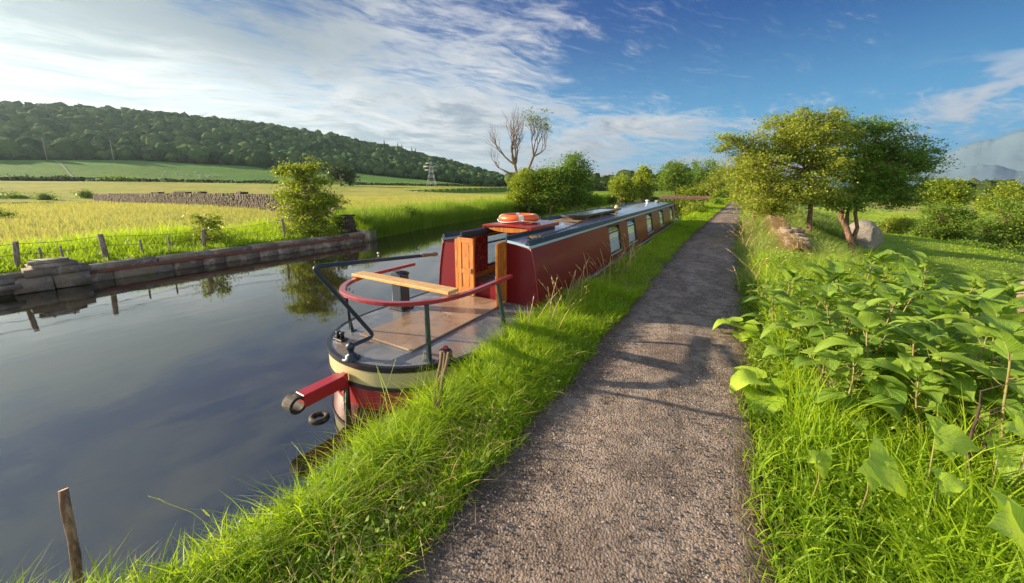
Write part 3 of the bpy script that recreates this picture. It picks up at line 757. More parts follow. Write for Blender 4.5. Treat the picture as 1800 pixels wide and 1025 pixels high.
    for k in range(n):
        for j in range(4): fs.append((4*k+j, 4*k+(j+1) % 4, 4*((k+1) % n)+(j+1) % 4, 4*((k+1) % n)+j))
    q.add(vs, fs, False); b(q, 'rubber_loop', M_rubber)
    # mooring dollies
    def dolly(x, y, top):
        q = MB().box((x, y, .012), (.13, .10, .016), bev=.004)
        q.lathe((x, y, 0), [(.040, .012), (.034, .03), (.030, .085), (.046, .10), (.046, .120), (.024, .132)], 14); d_ = b(q, 'dolly', M_black)
        b(MB().lathe((x, y, .130), [(.026, 0), (.030, .012), (.018, .028), (.006, .032)], 12), 'dolly_cap', top, d_)
    dolly(.845, -1.86, M_scarlet)
    q = MB().box((-.50, -2.08, .014), (.15, .09, .02), bev=.004)
    for s in (-.035, .035): q.lathe((-.50+s, -2.08, 0), [(.022, .02), (.020, .07), (.027, .08), (.027, .095), (.015, .10)], 12)
    q.tube([(-.56, -2.08, .06), (-.44, -2.08, .06)], .009); b(q, 'dolly', M_black)
    # hull fender behind the rope and roof fittings
    q = MB(); q.lathe((-.1, 13.2, zr(0)+.01), [(.075, 0), (.07, .02), (.045, .03), (.045, .10), (.095, .11), (.095, .135), (.05, .165), (.0, .17)], 18); b(q, 'roof_vent', M_white, roof)
    q = MB(); q.lathe((.12, 14.6, zr(0)+.01), [(.10, 0), (.10, .03), (.13, .04), (.10, .10), (.0, .12)], 18); b(q, 'roof_vent', M_gun, roof)
    return B, zr
BOAT, ZR = build_boat()

def build_on_boat():
    # lifebuoy on the sliding hatch
    c = Vector((-.06, 1.16, 1.150)); L = thing('lifebuoy', 'orange lifebuoy with white bands lying on the red sliding hatch', 'lifebuoy', c)
    def torus(a0, a1, R, r, n, m_, flat=1.):
        q = MB(); vs = []
        for i in range(n+1):
            a = a0+(a1-a0)*i/n
            for j in range(m_):
                t = 2*pi*j/m_; vs.append((c.x+(R+r*cos(t))*cos(a), c.y+(R+r*cos(t))*sin(a), c.z+r*flat*sin(t)))
        q.add(vs, [(i*m_+j, i*m_+(j+1) % m_, (i+1)*m_+(j+1) % m_, (i+1)*m_+j) for i in range(n) for j in range(m_)], True); return q
    torus(0, 2*pi, .275, .082, 56, 16, .82).build('ring', M_orange, L, True)
    for k in range(4):
        a = -.95+k*pi/2; torus(a-.12, a+.12, .275, .0835, 6, 16, .825).build('white_band', M_tape, L, True)
        # grab line between the bands
        pts = [(c.x+(.372+.035*sin(pi*t))*cos(a+t*pi/2), c.y+(.372+.035*sin(pi*t))*sin(a+t*pi/2), c.z-.02-.03*sin(pi*t)) for t in np.linspace(0, 1, 10)]
        MB().tube(pts, .0075, 6).build('grab_line', M_white, L, True)
    # plank across the stern rail
    q = MB().box((-.06, -1.57, .612), (1.56, .17, .036), bev=.006, rz=radians(0)); o = q.build('plank', M_plank)
    tag(o, 'pale pine plank laid as a seat across the red stern rail', 'plank')
    # coiled line on the roof
    def knot(cx, cy, z, R, n, seed):
        r_ = random.Random(seed); pts = []
        for i in range(n*12):
            a = i*2*pi/12; rr = R*(.45+.55*r_.random()); pts.append((cx+rr*cos(a)*1.3, cy+rr*sin(a), z+.012+.05*r_.random()*(1-rr/R)+.02*(i/(n*12))))
        out = []
        for i in range(len(pts)-1):
            for t in (0, .5): out.append(tuple(pts[i][k]*(1-t)+pts[i+1][k]*t for k in range(3)))
        return out
    z = ZR(.5)+.025
    pts = knot(.66, .42, ZR(.66)+.03, .10, 3, 4)
    for t in np.linspace(0, 1, 26)[1:]: pts.append((.66-.22*t**.6+.05*sin(t*7), .50+3.6*t, ZR(.5)+.028))
    o = MB().tube(pts, .013, 7).build('roof_rope', M_rope); tag(o, 'pale rope knotted at the stern corner and trailed along the boat roof', 'rope')
    # panel lying on blocks on the roof
    P = thing('roof_panel', 'grey green panel with a dark frame resting on blocks on the boat roof', 'solar panel', (.10, 4.7, ZR(0)+.012))
    gl = mat('panel_top', (.16, .22, .21), .18, coat=.8, var=.3, vscale=4)
    q = MB(); zt = ZR(0)+.115; n = 10; out = []
    for i in range(n+1):
        a = pi+pi*i/n; out.append((.12+.30*cos(a), 3.35+.30*sin(a)))
    out += [(.42, 6.3), (-.18, 6.3)]; m_ = len(out)
    q.add([(x, y, zt) for x, y in out]+[(x*1, y, zt-.03) for x, y in out], [tuple(range(m_)), tuple(range(2*m_-1, m_-1, -1))]+[(i, (i+1) % m_, m_+(i+1) % m_, m_+i) for i in range(m_)][::1])
    q.build('panel_board', gl, P, True)
    e = out+[out[0]]; MB().tube([(x, y, zt-.004) for x, y in e], .02, sq=(.035, .045)).build('panel_frame', M_black, P, True)
    for y in (3.5, 4.6, 5.9): MB().box((.12, y, ZR(.1)+.045), (.5, .09, .07), bev=.006).build('block', M_grip, P, True)
    o = MB().tube([(-.24, 2.75, ZR(.3)+.05), (-.26, 9.8, ZR(.3)+.05)], .022, 10).build('boat_pole', M_navy)
    tag(o, 'long dark boat pole lying along the far side of the boat roof', 'pole')
    o = MB().box((.15, 2.9, ZR(.2)+.03), (.6, .25, .03), bev=.008).build('doormat', M_rope); tag(o, 'small brown mat folded on the roof before the grey panel', 'mat')
    L = thing('brass_lamp', 'little brass lamp standing at the far end of the roof panel', 'lamp', (.18, 6.75, ZR(.2)+.01))
    br = mat('brass', (.75, .48, .14), .3, metal=1.)
    MB().lathe((.18, 6.75, ZR(.2)+.012), [(.06, 0), (.06, .03), (.035, .04), (.035, .06)], 14).build('base', br, L, True)
    MB().lathe((.18, 6.75, ZR(.2)+.07), [(.05, 0), (.06, .05), (.05, .11), (.02, .14)], 14).build('globe', mat('lamp_globe', (.8, .6, .3), .3), L, True)
    # mooring rope from the dolly down to the grass
    bx, by = .845, -1.86; pts = []
    for k in range(34):
        a = k*2*pi/9; pts.append((bx+.050*cos(a), by+.050*sin(a), .045+.0019*k))
    G = Vector((1.58, -2.86, gz(1.58, -2.86)+.02)); s = Vector(pts[-1])
    def hang(p, g, sag, n=18, w=0):
        return [tuple(p.lerp(g, t)+Vector((w*sin(t*9), w*cos(t*7), -sag*sin(pi*t)))) for t in np.linspace(0, 1, n)]
    o = MB().tube(pts+hang(Vector((bx+.03, by-.05, .10)), G, .06), .017, 8)
    o.tube(hang(Vector((bx+.055, by-.03, .11)), Vector((1.30, -2.48, gz(1.3, -2.48)+.12)), .02, w=.004), .016, 8)
    o.tube(hang(Vector((bx-.01, by-.055, .11)), Vector((1.26, -2.50, gz(1.3, -2.48)+.10)), .05, w=.005), .015, 8)
    o = o.build('mooring_rope', M_rope); tag(o, 'hemp mooring rope hanging from the red capped dolly into the verge grass', 'rope')
    # ring afloat under the rubber loop
    q = MB(); vs = []; n = 28; m_ = 10; cc = at_z(561, 733, WATER+.01)
    for i in range(n):
        a = 2*pi*i/n
        for j in range(m_):
            t = 2*pi*j/m_; vs.append((cc[0]+(.072+.026*cos(t))*cos(a), cc[1]+(.072+.026*cos(t))*sin(a)*.9, WATER+.004+.026*sin(t)))
    q.add(vs, [(i*m_+j, i*m_+(j+1) % m_, ((i+1) % n)*m_+(j+1) % m_, ((i+1) % n)*m_+j) for i in range(n) for j in range(m_)], True)
    tag(q.build('rubber_ring', M_rubber), 'small black rubber ring floating on the water under the fender arm', 'ring')
build_on_boat()

# ------------------------------------------------------------------ plant materials
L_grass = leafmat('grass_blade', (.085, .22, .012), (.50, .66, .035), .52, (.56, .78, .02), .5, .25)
L_pale = leafmat('pale_grass_blade', (.13, .26, .03), (.46, .54, .14), .45, (.56, .66, .12), .6, .2)
L_gold = leafmat('hay_blade', (.26, .36, .06), (.62, .60, .18), .40, (.66, .56, .12), .7, .1)
L_straw = leafmat('dry_straw', (.34, .22, .09), (.66, .50, .26), .2, None, .7, .1)
L_reed = leafmat('reed_blade', (.10, .23, .015), (.38, .52, .05), .45, (.34, .50, .03), .5, .2)
L_tree1 = leafmat('thorn_leaf', (.13, .20, .025), (.42, .46, .07), .40, (.52, .60, .04), .5, .3)
L_tree2 = leafmat('dark_leaf', (.065, .15, .022), (.24, .36, .05), .38, (.34, .54, .04), .45, .35)
L_young = leafmat('young_leaf', (.11, .20, .016), (.42, .50, .05), .40, (.46, .52, .02), .5, .3)
L_mid = leafmat('mid_leaf', (.08, .17, .02), (.28, .40, .05), .38, (.30, .42, .03), .5, .3)
L_far = leafmat('far_leaf', (.035, .070, .018), (.085, .13, .030), .25, None, .7, .15)
def barkfn(c1, c2):
    def fn(t, p, obj):
        n = t.noise(t.scale(obj, (6, 6, 1.4)), 4, 6, .7)
        t.put(p.inputs['Base Color'], t.mix(t.ss(n, .38, .62), c1, c2)); t.put(p.inputs['Normal'], t.bump(n, .9, .03))
    return fn
M_bark = mat('bark', rough=.9, fn=barkfn((.10, .055, .035), (.32, .19, .12)))
M_deadbark = mat('dead_bark', rough=.9, fn=barkfn((.11, .08, .05), (.30, .23, .16)))

rg = np.random.default_rng(11)
def leafquads(C, size, upb=.5, r=rg, aspect=.55):
    """folded leaf quads at centres C"""
    N = len(C); n = r.normal(size=(N, 3)); n[:, 2] = np.abs(n[:, 2])+upb; n /= np.linalg.norm(n, axis=1)[:, None]
    d = r.normal(size=(N, 3)); d -= n*np.sum(d*n, 1)[:, None]; d /= np.linalg.norm(d, axis=1)[:, None]; b = np.cross(n, d)
    s = (size*(.55+.9*r.random(N)))[:, None] if np.ndim(size) == 0 else (size*(.55+.9*r.random(N)))[:, None]
    V = np.stack([C-d*s*.5, C+b*s*aspect*.5-n*s*.08, C+d*s*.5+n*s*.05, C-b*s*aspect*.5-n*s*.08], 1)
    return V.reshape(-1, 3)
def blades(x, y, z, h, wd, bend, tint, m, name, az=None, curve=1.0, seg=3):
    """one mesh of curved tapering blades"""
    N = len(x); r = rg
    a = r.random(N)*2*pi if az is None else az+r.normal(0, .9, N)
    ca, sa = np.cos(a), np.sin(a)
    fa = a+pi/2+r.normal(0, .7, N); wx, wy = np.cos(fa)*wd/2, np.sin(fa)*wd/2
    V = np.zeros((N, 2*seg+1, 3)); prof = [1., .92, .66, .4, .2][:seg]
    for k in range(seg+1):
        t = k/seg; hz = h*(t-.38*bend*t*t*curve); ho = h*bend*(t**1.9)*.85
        cx, cy, cz = x+ca*ho, y+sa*ho, z+hz
        if k < seg:
            V[:, 2*k] = np.stack([cx-wx*prof[k], cy-wy*prof[k], cz], -1); V[:, 2*k+1] = np.stack([cx+wx*prof[k], cy+wy*prof[k], cz], -1)
        else: V[:, 2*k] = np.stack([cx, cy, cz], -1)
    n = 2*seg+1; b = np.arange(N)[:, None]*n
    q = np.concatenate([b+np.array([[2*k, 2*k+1, 2*k+3, 2*k+2]]) for k in range(seg-1)]); tr = b+np.array([[2*seg-2, 2*seg-1, 2*seg]])
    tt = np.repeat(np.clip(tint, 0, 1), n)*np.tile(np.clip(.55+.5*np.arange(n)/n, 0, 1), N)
    return npmesh(name, V.reshape(-1, 3), [q, tr], m, False, tint=tt)
def stuff(o, label, cat): return tag(o, label, cat, kind='stuff')

def seedheads(x, y, h, lean, m, name, hl=.10, hw=.010):
    """thin stalks with a feathery head"""
    N = len(x); z = ground(x, y); P = []; T = []; Q = []; k = 0; TI = []
    for i in range(N):
        a = rg.random()*6.28; L = h[i]; ln = lean[i]; w_ = .0010+.0005*math.hypot(x[i]-CAM[0], y[i]-CAM[1])
        f = a+1.57; wx, wy = cos(f)*w_, sin(f)*w_; pts = []
        for t in (0, .4, .75, 1.): pts.append((x[i]+cos(a)*ln*L*t*t, y[i]+sin(a)*ln*L*t*t, z[i]+L*(t-.2*ln*t*t)))
        for p in pts: P += [(p[0]-wx, p[1]-wy, p[2]), (p[0]+wx, p[1]+wy, p[2])]; TI += [.45, .45]
        for j in range(3): Q.append((k+2*j, k+2*j+1, k+2*j+3, k+2*j+2))
        k += 8; top = np.array(pts[-1]); dr = top-np.array(pts[-2]); dr /= np.linalg.norm(dr)
        ww = hw*(1+.4*rg.random())
        for s in range(7):
            c = top+dr*hl*(s/7-.35); aa = rg.random()*6.28; o = np.array([cos(aa), sin(aa), .5])*ww*(1-abs(s/7-.4))
            P += [tuple(c), tuple(c+o+dr*.012), tuple(c+o*.6+dr*.035), tuple(c+dr*.03)]; TI += [.95]*4
            Q.append((k, k+1, k+2, k+3)); k += 4
    return npmesh(name, P, [np.array(Q)], m, False, tint=TI)

def build_grass():
    r = rg
    # --- verge between the canal and the path
    def left(N, y0, y1, pw, hb, wb, name, tall=1.):
        y = y0+(y1-y0)*r.random(N)**pw
        A, B = rb(y)-.06, pl_(y)+.02
        s = r.random(N); s = np.where(r.random(N) < .25, s**.5, s)
        x = A+(B-A)*s+.02*r.normal(size=N)
        x = x+.07*(fbm(y*2.5, y*0+4.)-.5)*s*2
        cl = fbm(x*3.1, y*3.1); c2 = fbm(x*.9+7, y*.9)
        h = hb*(.45+1.1*cl)*(1.25-.62*s)*(.55+.75*r.random(N))*tall*(.75+.6*c2)
        dr = np.abs((x-1.25)*.81+(y+2.4)*.59)
        h = h*np.where((x > .85) & (x < 1.75) & (y > -3.3) & (y < -1.9), .5+.5*np.clip(dr*3-.5, 0, 1), 1)
        h = h*np.where(y < -2.9, .78, 1.)
        R = np.hypot(x-CAM[0], y-CAM[1])
        # tufts: pull the blades together
        az = np.where(s > .8, 0., r.random(N)*6.28)
        me = blades(x, y, ground(x, y)-.02, h, wb*(.6+.8*r.random(N))*(1+.12*R), .35+.75*r.random(N), .12+.55*cl*1.1+.5*r.random(N)*(1-.3*s), L_grass, name, az=None)
        return me
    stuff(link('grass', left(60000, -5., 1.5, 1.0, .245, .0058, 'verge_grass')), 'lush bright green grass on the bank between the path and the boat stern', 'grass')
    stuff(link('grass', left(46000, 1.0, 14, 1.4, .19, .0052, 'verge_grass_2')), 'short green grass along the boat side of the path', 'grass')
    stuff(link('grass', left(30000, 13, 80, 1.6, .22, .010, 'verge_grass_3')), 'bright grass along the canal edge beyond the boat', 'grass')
    # flopped long tussocks by the water behind the stern and by the cabin corner
    N = 5200; cy = np.concatenate([r.uniform(-4.5, -2.2, 26), r.uniform(-2.2, 1.9, 30)]); k = r.integers(0, len(cy), N)
    cx = rb(cy)+r.uniform(.0, .45, len(cy))
    x = cx[k]+r.normal(0, .045, N); y = cy[k]+r.normal(0, .06, N); s_ = r.random(len(cy))
    az = np.arctan2(y-cy[k], x-cx[k])
    stuff(link('tussock_grass', blades(x, y, ground(x, y)-.02, .20+.20*r.random(N)*(.5+s_[k]), .005+.003*r.random(N), .5+.8*r.random(N), .35+.6*r.random(N), L_grass, 'tussock', az=az, seg=4)),
          'long arching yellow green tussocks along the water edge', 'grass')
    N = 3800; y = -4.8+12*r.random(N)**1.2; x = rb(y)+(pl_(y)-rb(y))*r.random(N)
    stuff(link('dry_grass', blades(x, y, ground(x, y)-.02, .10+.20*r.random(N), .004+.003*r.random(N), .6+.9*r.random(N), .3+.6*r.random(N), L_straw, 'verge_straw')), 'dead straw blades mixed through the green verge by the boat', 'dead grass')
    N = 14000; y = -4.9+10*r.random(N); x = rb(y)+(pl_(y)+.05-rb(y))*r.random(N); cl = fbm(x*4+3, y*4); k = cl > .5; x, y, cl = x[k], y[k], cl[k]; N = len(x)
    V = leafquads(np.stack([x, y, ground(x, y)+.03+.14*r.random(N)], -1), .030, .6, r, .5)
    stuff(link('clover', npmesh('clover', V, [np.arange(4*N).reshape(-1, 4)], L_mid, False, tint=np.repeat(r.random(N), 4))), 'patches of small clover like leaves in the verge grass', 'ground cover')
    # --- verge on the right
    def right(N, y0, y1, pw, wmax, hb, wb, name, m=L_grass, tadd=0.):
        y = y0+(y1-y0)*r.random(N)**pw; s = r.random(N)**.8
        x = pr_(y)-.03+wmax*s+.12*(fbm(y*1.9, y*0+13.)-.5)*(1-s)+.03*r.normal(size=N)
        cl = fbm(x*2.6+30, y*2.6)
        h = hb*(.4+1.2*cl)*(.5+.8*r.random(N))*(.55+.6*np.minimum(1, s*3)); R = np.hypot(x-CAM[0], y-CAM[1])
        return blades(x, y, ground(x, y)-.02, h, wb*(.6+.8*r.random(N))*(1+.12*R), .4+.8*r.random(N), .05+.55*cl+.45*r.random(N)+tadd, m, name)
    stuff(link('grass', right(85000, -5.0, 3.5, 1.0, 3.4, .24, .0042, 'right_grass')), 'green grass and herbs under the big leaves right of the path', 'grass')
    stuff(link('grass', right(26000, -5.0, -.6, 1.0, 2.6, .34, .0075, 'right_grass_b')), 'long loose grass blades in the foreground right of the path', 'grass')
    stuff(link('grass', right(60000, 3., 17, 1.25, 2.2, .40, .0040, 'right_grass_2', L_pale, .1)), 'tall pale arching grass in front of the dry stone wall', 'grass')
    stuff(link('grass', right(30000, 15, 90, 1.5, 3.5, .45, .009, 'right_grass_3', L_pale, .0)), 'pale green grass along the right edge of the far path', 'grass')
    N = 15000; y = -1.6+6.5*r.random(N); x = pr_(y)+.25+2.6*r.random(N)
    stuff(link('grass', blades(x, y, ground(x, y)-.02, .35+.5*r.random(N)*fbm(x*2, y*2)*1.6, .006+.004*r.random(N), .2+.5*r.random(N), .3+.7*r.random(N), L_grass, 'tall_grass')), 'tall grass blades standing up between the big leaved plants', 'grass')
    # seed heads
    N = 90; y = r.uniform(-1., 4.8, N); x = rb(y)+r.uniform(.0, .5, N)
    stuff(link('seed_heads', seedheads(x, y, .40+.32*r.random(N), .3+.4*r.random(N), L_straw, 'seed_heads', .12, .010)), 'dry grass stalks with seed heads against the boat side', 'grass')
    N = 18; y = r.uniform(-4.5, -2.5, N); x = rb(y)+r.uniform(-.04, .3, N)
    stuff(link('seed_heads', seedheads(x, y, (.30+.28*r.random(N)), .1+.3*r.random(N), L_pale, 'seed_heads_2', .06, .004)), 'slender flowering grass stalks over the water at the stern', 'grass')
    N = 130; y = 2+12*r.random(N); x = pr_(y)+r.uniform(-.02, .9, N)
    stuff(link('seed_heads', seedheads(x, y, .40+.25*r.random(N), .6+.6*r.random(N), L_straw, 'seed_heads_3', .14, .012)), 'drooping pale seed heads leaning over the right edge of the path', 'grass')
    # dry straw lying along the right path edge
    N = 1500; y = -4.5+9*r.random(N)**1.2; e = np.where(r.random(N) < .8, pr_(y)+r.normal(0, .09, N), pl_(y)+.03+np.abs(r.normal(0, .05, N)))
    a = r.random(N)*6.28; L = .04+.13*r.random(N)**2; w_ = .0014+.0012*r.random(N)
    c_, s_ = np.cos(a), np.sin(a); z = -.082+.02*r.random(N)
    V = np.stack([np.stack([e-c_*L/2+s_*w_, y-s_*L/2-c_*w_, z], -1), np.stack([e-c_*L/2-s_*w_, y-s_*L/2+c_*w_, z], -1),
                  np.stack([e+c_*L/2, y+s_*L/2, z+.012], -1)], 1)
    stuff(link('dry_grass', npmesh('straw', V.reshape(-1, 3), [np.arange(3*N).reshape(-1, 3)], L_straw, tint=np.repeat(r.random(N), 3))), 'straw coloured dead grass scattered along the path edges', 'dead grass')
    # --- far bank: tall grass behind the wall, hay field beyond
    N = 62000; y = -16+23*r.random(N); x = -9.55-3.6*r.random(N)**1.3
    cl = fbm(x*1.1, y*1.1); t = np.clip((-9.5-x)/3.2, 0, 1)
    h = (.20+.42*t)*(.5+.9*cl)*(.6+.7*r.random(N))
    stuff(link('grass', blades(x, y, ground(x, y)-.03, h, .013+.010*r.random(N), .2+.6*r.random(N), .15+.5*t*cl*1.6+.45*r.random(N), L_grass, 'far_bank_grass')), 'tall green grass along the fence above the canal wall', 'grass')
    N = 90000; th = r.uniform(26, 93, N)*pi/180; R = 15+75*r.random(N)**1.35
    x = CAM[0]-np.sin(th)*R; y = CAM[1]+np.cos(th)*R; k = (x < lb(y)-2.2); x, y, R = x[k], y[k], R[k]; N = len(x)
    cl = fbm(x*.22, y*.22)
    stuff(link('hay_grass', blades(x, y, ground(x, y)-.03, (.16+.22*cl)*(.6+.7*r.random(N)), .009*(1+R*.05), .2+.5*r.random(N), .1+1.0*cl*r.random(N)+.25*r.random(N), L_gold, 'hay')), 'golden seeding hay grass covering the field behind the fence', 'hay grass')
    # --- reeds and rank grass beyond the end of the wall
    N = 52000; y = 5.2+60*r.random(N)**1.5; x = lb(y)+.15-2.8*r.random(N)**1.5; R = np.hypot(x-CAM[0], y-CAM[1])
    cl = fbm(x*.8, y*.8)
    stuff(link('reeds', blades(x, y, np.maximum(ground(x, y), -.5), (.55+.75*cl)*(.6+.6*r.random(N)), .012*(1+R*.05), .1+.5*r.random(N), .05+.6*cl+.45*r.random(N), L_reed, 'reeds')), 'dense bright green reeds and rank grass on the far bank', 'reeds')
    # meadow tufts, right
    N = 60000; th = r.uniform(-30, 3, N)*pi/180; R = 6+70*r.random(N)**1.5
    x = CAM[0]-np.sin(th)*R; y = CAM[1]+np.cos(th)*R; k = x > pr_(y)+2.2; x, y, R = x[k], y[k], R[k]; N = len(x); cl = fbm(x*.4, y*.4)
    stuff(link('meadow_grass', blades(x, y, ground(x, y)-.02, .07+.09*cl*r.random(N), .010*(1+R*.07), .3+.5*r.random(N), .2+.5*cl+.4*r.random(N), L_grass, 'meadow')), 'short lime green meadow grass on the slopes right of the path', 'meadow grass')
build_grass()

# ------------------------------------------------------------------ stones and walls
def stonefn(c1, c2, c3, moss=(.16, .17, .05), mo=.35):
    def fn(t, p, obj):
        o = t.n('ShaderNodeNewGeometry').outputs['Position']
        n = t.noise(o, 3.2, 7, .7); f = t.noise(o, 22, 5, .7); a = t.n('ShaderNodeAttribute', attribute_name='tint').outputs['Fac']
        c = t.mix(a, c1, c2); c = t.mix(t.ss(n, .45, .7), c, c3); c = t.mix(t.ss(t.noise(o, 1.7, 6, .7), .54, .66, 0., mo), c, moss)
        c = t.mix(t.ss(f, .55, .75, 0., .5), c, tuple(q*.4 for q in c1))
        t.put(p.inputs['Base Color'], c); t.put(p.inputs['Normal'], t.bump(t.m('ADD', f, n), .8, .04))
    return fn
M_stone = mat('canal_stone', rough=.9, fn=stonefn((.15, .125, .095), (.28, .235, .18), (.48, .44, .36)))
M_dry = mat('dry_stone', rough=.95, fn=stonefn((.046, .037, .027), (.120, .088, .058), (.10, .088, .066), mo=.45))
M_sand = mat('wall_straw_stone', rough=.95, fn=stonefn((.20, .15, .10), (.34, .26, .18), (.30, .25, .19), (.36, .33, .12), .6))
M_rock = mat('boulder_stone', rough=.9, fn=stonefn((.20, .18, .16), (.26, .24, .22), (.42, .38, .33), mo=.15))
M_rust = mat('rusty_steel', (.20, .075, .05), .85, var=.35, dark=(.09, .06, .05), dscale=4, bump=.3)
M_fence = mat('weathered_post', rough=.9, fn=barkfn((.17, .13, .10), (.36, .30, .23)))
def stones(lst, seed=1, jit=1.):
    """lst of (centre, size, rz): jittered rounded blocks in one mesh"""
    r = np.random.default_rng(seed); P = []; Q = []; TI = []; k = 0
    base = np.array([(x, y, z) for z in (-1, 1) for y in (-1, 1) for x in (-1, 1)], float)
    F_ = np.array([(0, 2, 3, 1), (4, 5, 7, 6), (0, 1, 5, 4), (2, 6, 7, 3), (0, 4, 6, 2), (1, 3, 7, 5)])
    for c, s, rz in lst:
        b = base*(1+jit*r.uniform(-.18, .10, (8, 3)))*np.array(s)/2; ca, sa = cos(rz), sin(rz)
        X = np.stack([b[:, 0]*ca-b[:, 1]*sa, b[:, 0]*sa+b[:, 1]*ca, b[:, 2]], -1)+np.array(c)
        P.append(X); Q.append(F_+k); k += 8; TI += [r.random()]*8
    return np.vstack(P), np.vstack(Q), TI
def stonemesh(name, lst, m, seed=1, jit=1.):
    V, Q, TI = stones(lst, seed, jit); return npmesh(name, V, [Q], m, False, tint=TI)

def build_far_bank():
    r = random.Random(4)
    Wl = thing('canal_wall', 'low grey stone canal wall with a rusty steel band along the far bank', 'canal wall', (-9.4, -4, WATER))
    lst = []; y = -18.
    while y < 5.0:
        L = r.uniform(.7, 1.5); L = min(L, 5.1-y); lst.append(((-9.62+r.uniform(-.01, .01), y+L/2, -.165), (.50, L-.012, .13+r.uniform(0, .03)), 0)); y += L
    link('coping', stonemesh('coping', lst, M_stone, 2, .35), Wl, True)
    lst = []; y = -18.
    while y < 5.0:
        L = r.uniform(.5, 1.1); L = min(L, 5.1-y); lst.append(((-9.66+r.uniform(-.012, .012), y+L/2, -.43), (.54, L-.012, .36), 0)); y += L
    link('blockwork', stonemesh('blockwork', lst, M_stone, 3, .16), Wl, True)
    MB().box((-9.375, -6.5, -.245), (.03, 23.2, .075), bev=.004).build('steel_band', M_rust, Wl, True)
    lst = [((-9.7, 5.15, -.3), (.8, .5, .5), .1)]; link('end_block', stonemesh('end_block', lst, M_stone, 4, .2), Wl, True)
    # broken pier on the wall
    p = at_z(84, 497, WATER); lst = []
    for i in range(2): lst.append(((-9.42, p[1]-.25+.5*i, -.32), (.62, .52, .28), r.uniform(-.08, .08)))
    for i in range(2): lst.append(((-9.45, p[1]-.15+.42*i, -.10), (.55, .44, .16), r.uniform(-.1, .1)))
    lst.append(((-9.47, p[1]+.05, .02), (.55, .62, .10), .1)); lst.append(((-9.5, p[1]+.0, .10), (.5, .55, .06), -.15))
    lst.append(((-9.30, p[1]-.75, -.30), (.45, .8, .10), .2)); lst.append(((-9.35, p[1]-.85, -.19), (.5, .7, .09), .1))
    tag(link('stone_pier', stonemesh('stone_pier', lst, M_stone, 6, .6)), 'broken stack of grey slabs on the canal wall at the left edge', 'stone pier')
    # wire fence
    Fn = thing('wire_fence', 'wire fence on weathered wooden posts above the canal wall', 'fence', (-10.05, -2, -.15))
    X = -10.05; tops = []
    def ycol(u): rr = ray(u, 440); return CAM[1]+rr[1]*(X-CAM[0])/rr[0]
    for u, h, w_, tx in ((22, .66, .09, .06), (185, .70, .11, -.03), (360, .62, .09, .02), (505, .78, .09, -.05), (607, .72, .09, .02), (-180, .7, .1, 0), (-420, .7, .1, 0)):
        y = ycol(u); g = gz(X, y); q = MB(); q.tube([(X, y, g-.3), (X+tx*.3, y+tx*.5, g+h*.5), (X+tx*.6, y+tx, g+h)], [w_*.5, w_*.5, w_*.46], 8); q.build('post', M_fence, Fn, True)
        tops.append((X+tx*.6, y+tx, g+h))
    for u in (70, 108, 250, 300): 
        y = ycol(u); g = gz(X, y); MB().tube([(X, y, g-.2), (X-.02, y, g+.48)], .022, 6).build('stake', M_fence, Fn, True)
    tops.sort(key=lambda p: p[1])
    M_wire = mat('wire', (.22, .18, .15), .6, metal=.6)
    for dz_ in (.05, .28):
        q = MB(); 
        for a, c in zip(tops[:-1], tops[1:]):
            q.tube([(a[0]*(1-t)+c[0]*t, a[1]*(1-t)+c[1]*t, (a[2]*(1-t)+c[2]*t)-dz_-.04*sin(pi*t)) for t in np.linspace(0, 1, 6)], .006, 4, False)
        q.build('wire', M_wire, Fn, True)
    # dry stone field wall running away to the left
    pts = [place(596, 17.2), place(560, 21), place(497, 27.5), place(420, 33.5), place(330, 41), place(240, 50), place(166, 60)]
    lst = []; hs = [.75, .95, 1.1, 1.25, 1.3, 1.25, 1.0]; rr = random.Random(8)
    for i in range(len(pts)-1):
        a, c = np.array(pts[i]), np.array(pts[i+1]); L = np.linalg.norm(c-a); rz = math.atan2(c[1]-a[1], c[0]-a[0]); n = (c-a)/L
        if i == 0: a = a+n*.0
        zc = 0
        while zc < 1.35:
            ch = rr.uniform(.10, .16) if zc < .8 else .20; s = 0
            while s < L:
                w_ = rr.uniform(.20, .5)*(1+.3*i*.3); t = min(1, s/L); H = hs[i]*(1-t)+hs[i+1]*t+.05*sin(s*.8)
                if zc < H:
                    for side in (-1, 1):
                        q = a+n*(s+w_/2); off = side*.14; zz = gz(*q)
                        lst.append(((q[0]-n[1]*off, q[1]+n[0]*off, zz+zc+ch/2), (w_*.97, .30+rr.uniform(-.05, .05), ch*(1.0+rr.uniform(-.15, .3))), rz+rr.uniform(-.08, .08)))
                s += w_
            zc += ch
    tag(link('dry_stone_wall', stonemesh('dry_stone_wall', lst, M_dry, 9)), 'long brown dry stone wall crossing the golden field towards the canal', 'stone wall')
    lst = []; px_, py_ = -9.9, 4.55
    for k in range(8):
        for j in range(2): lst.append(((px_+rr.uniform(-.03, .03)-.02*k, py_-.16+.3*j, -.12+.085*k), (.42-.012*k, .34, .082), rr.uniform(-.15, .15)))
    lst.append(((px_-.35, py_+.3, .55), (.5, .35, .06), .2))
    tag(link('wall_end', stonemesh('wall_end', lst, M_dry, 10)), 'neat square end stack of flat stones at the canal corner', 'stone pillar')
    # dry stone wall right of the path, sinking into grass
    lst = []; y = 6.6
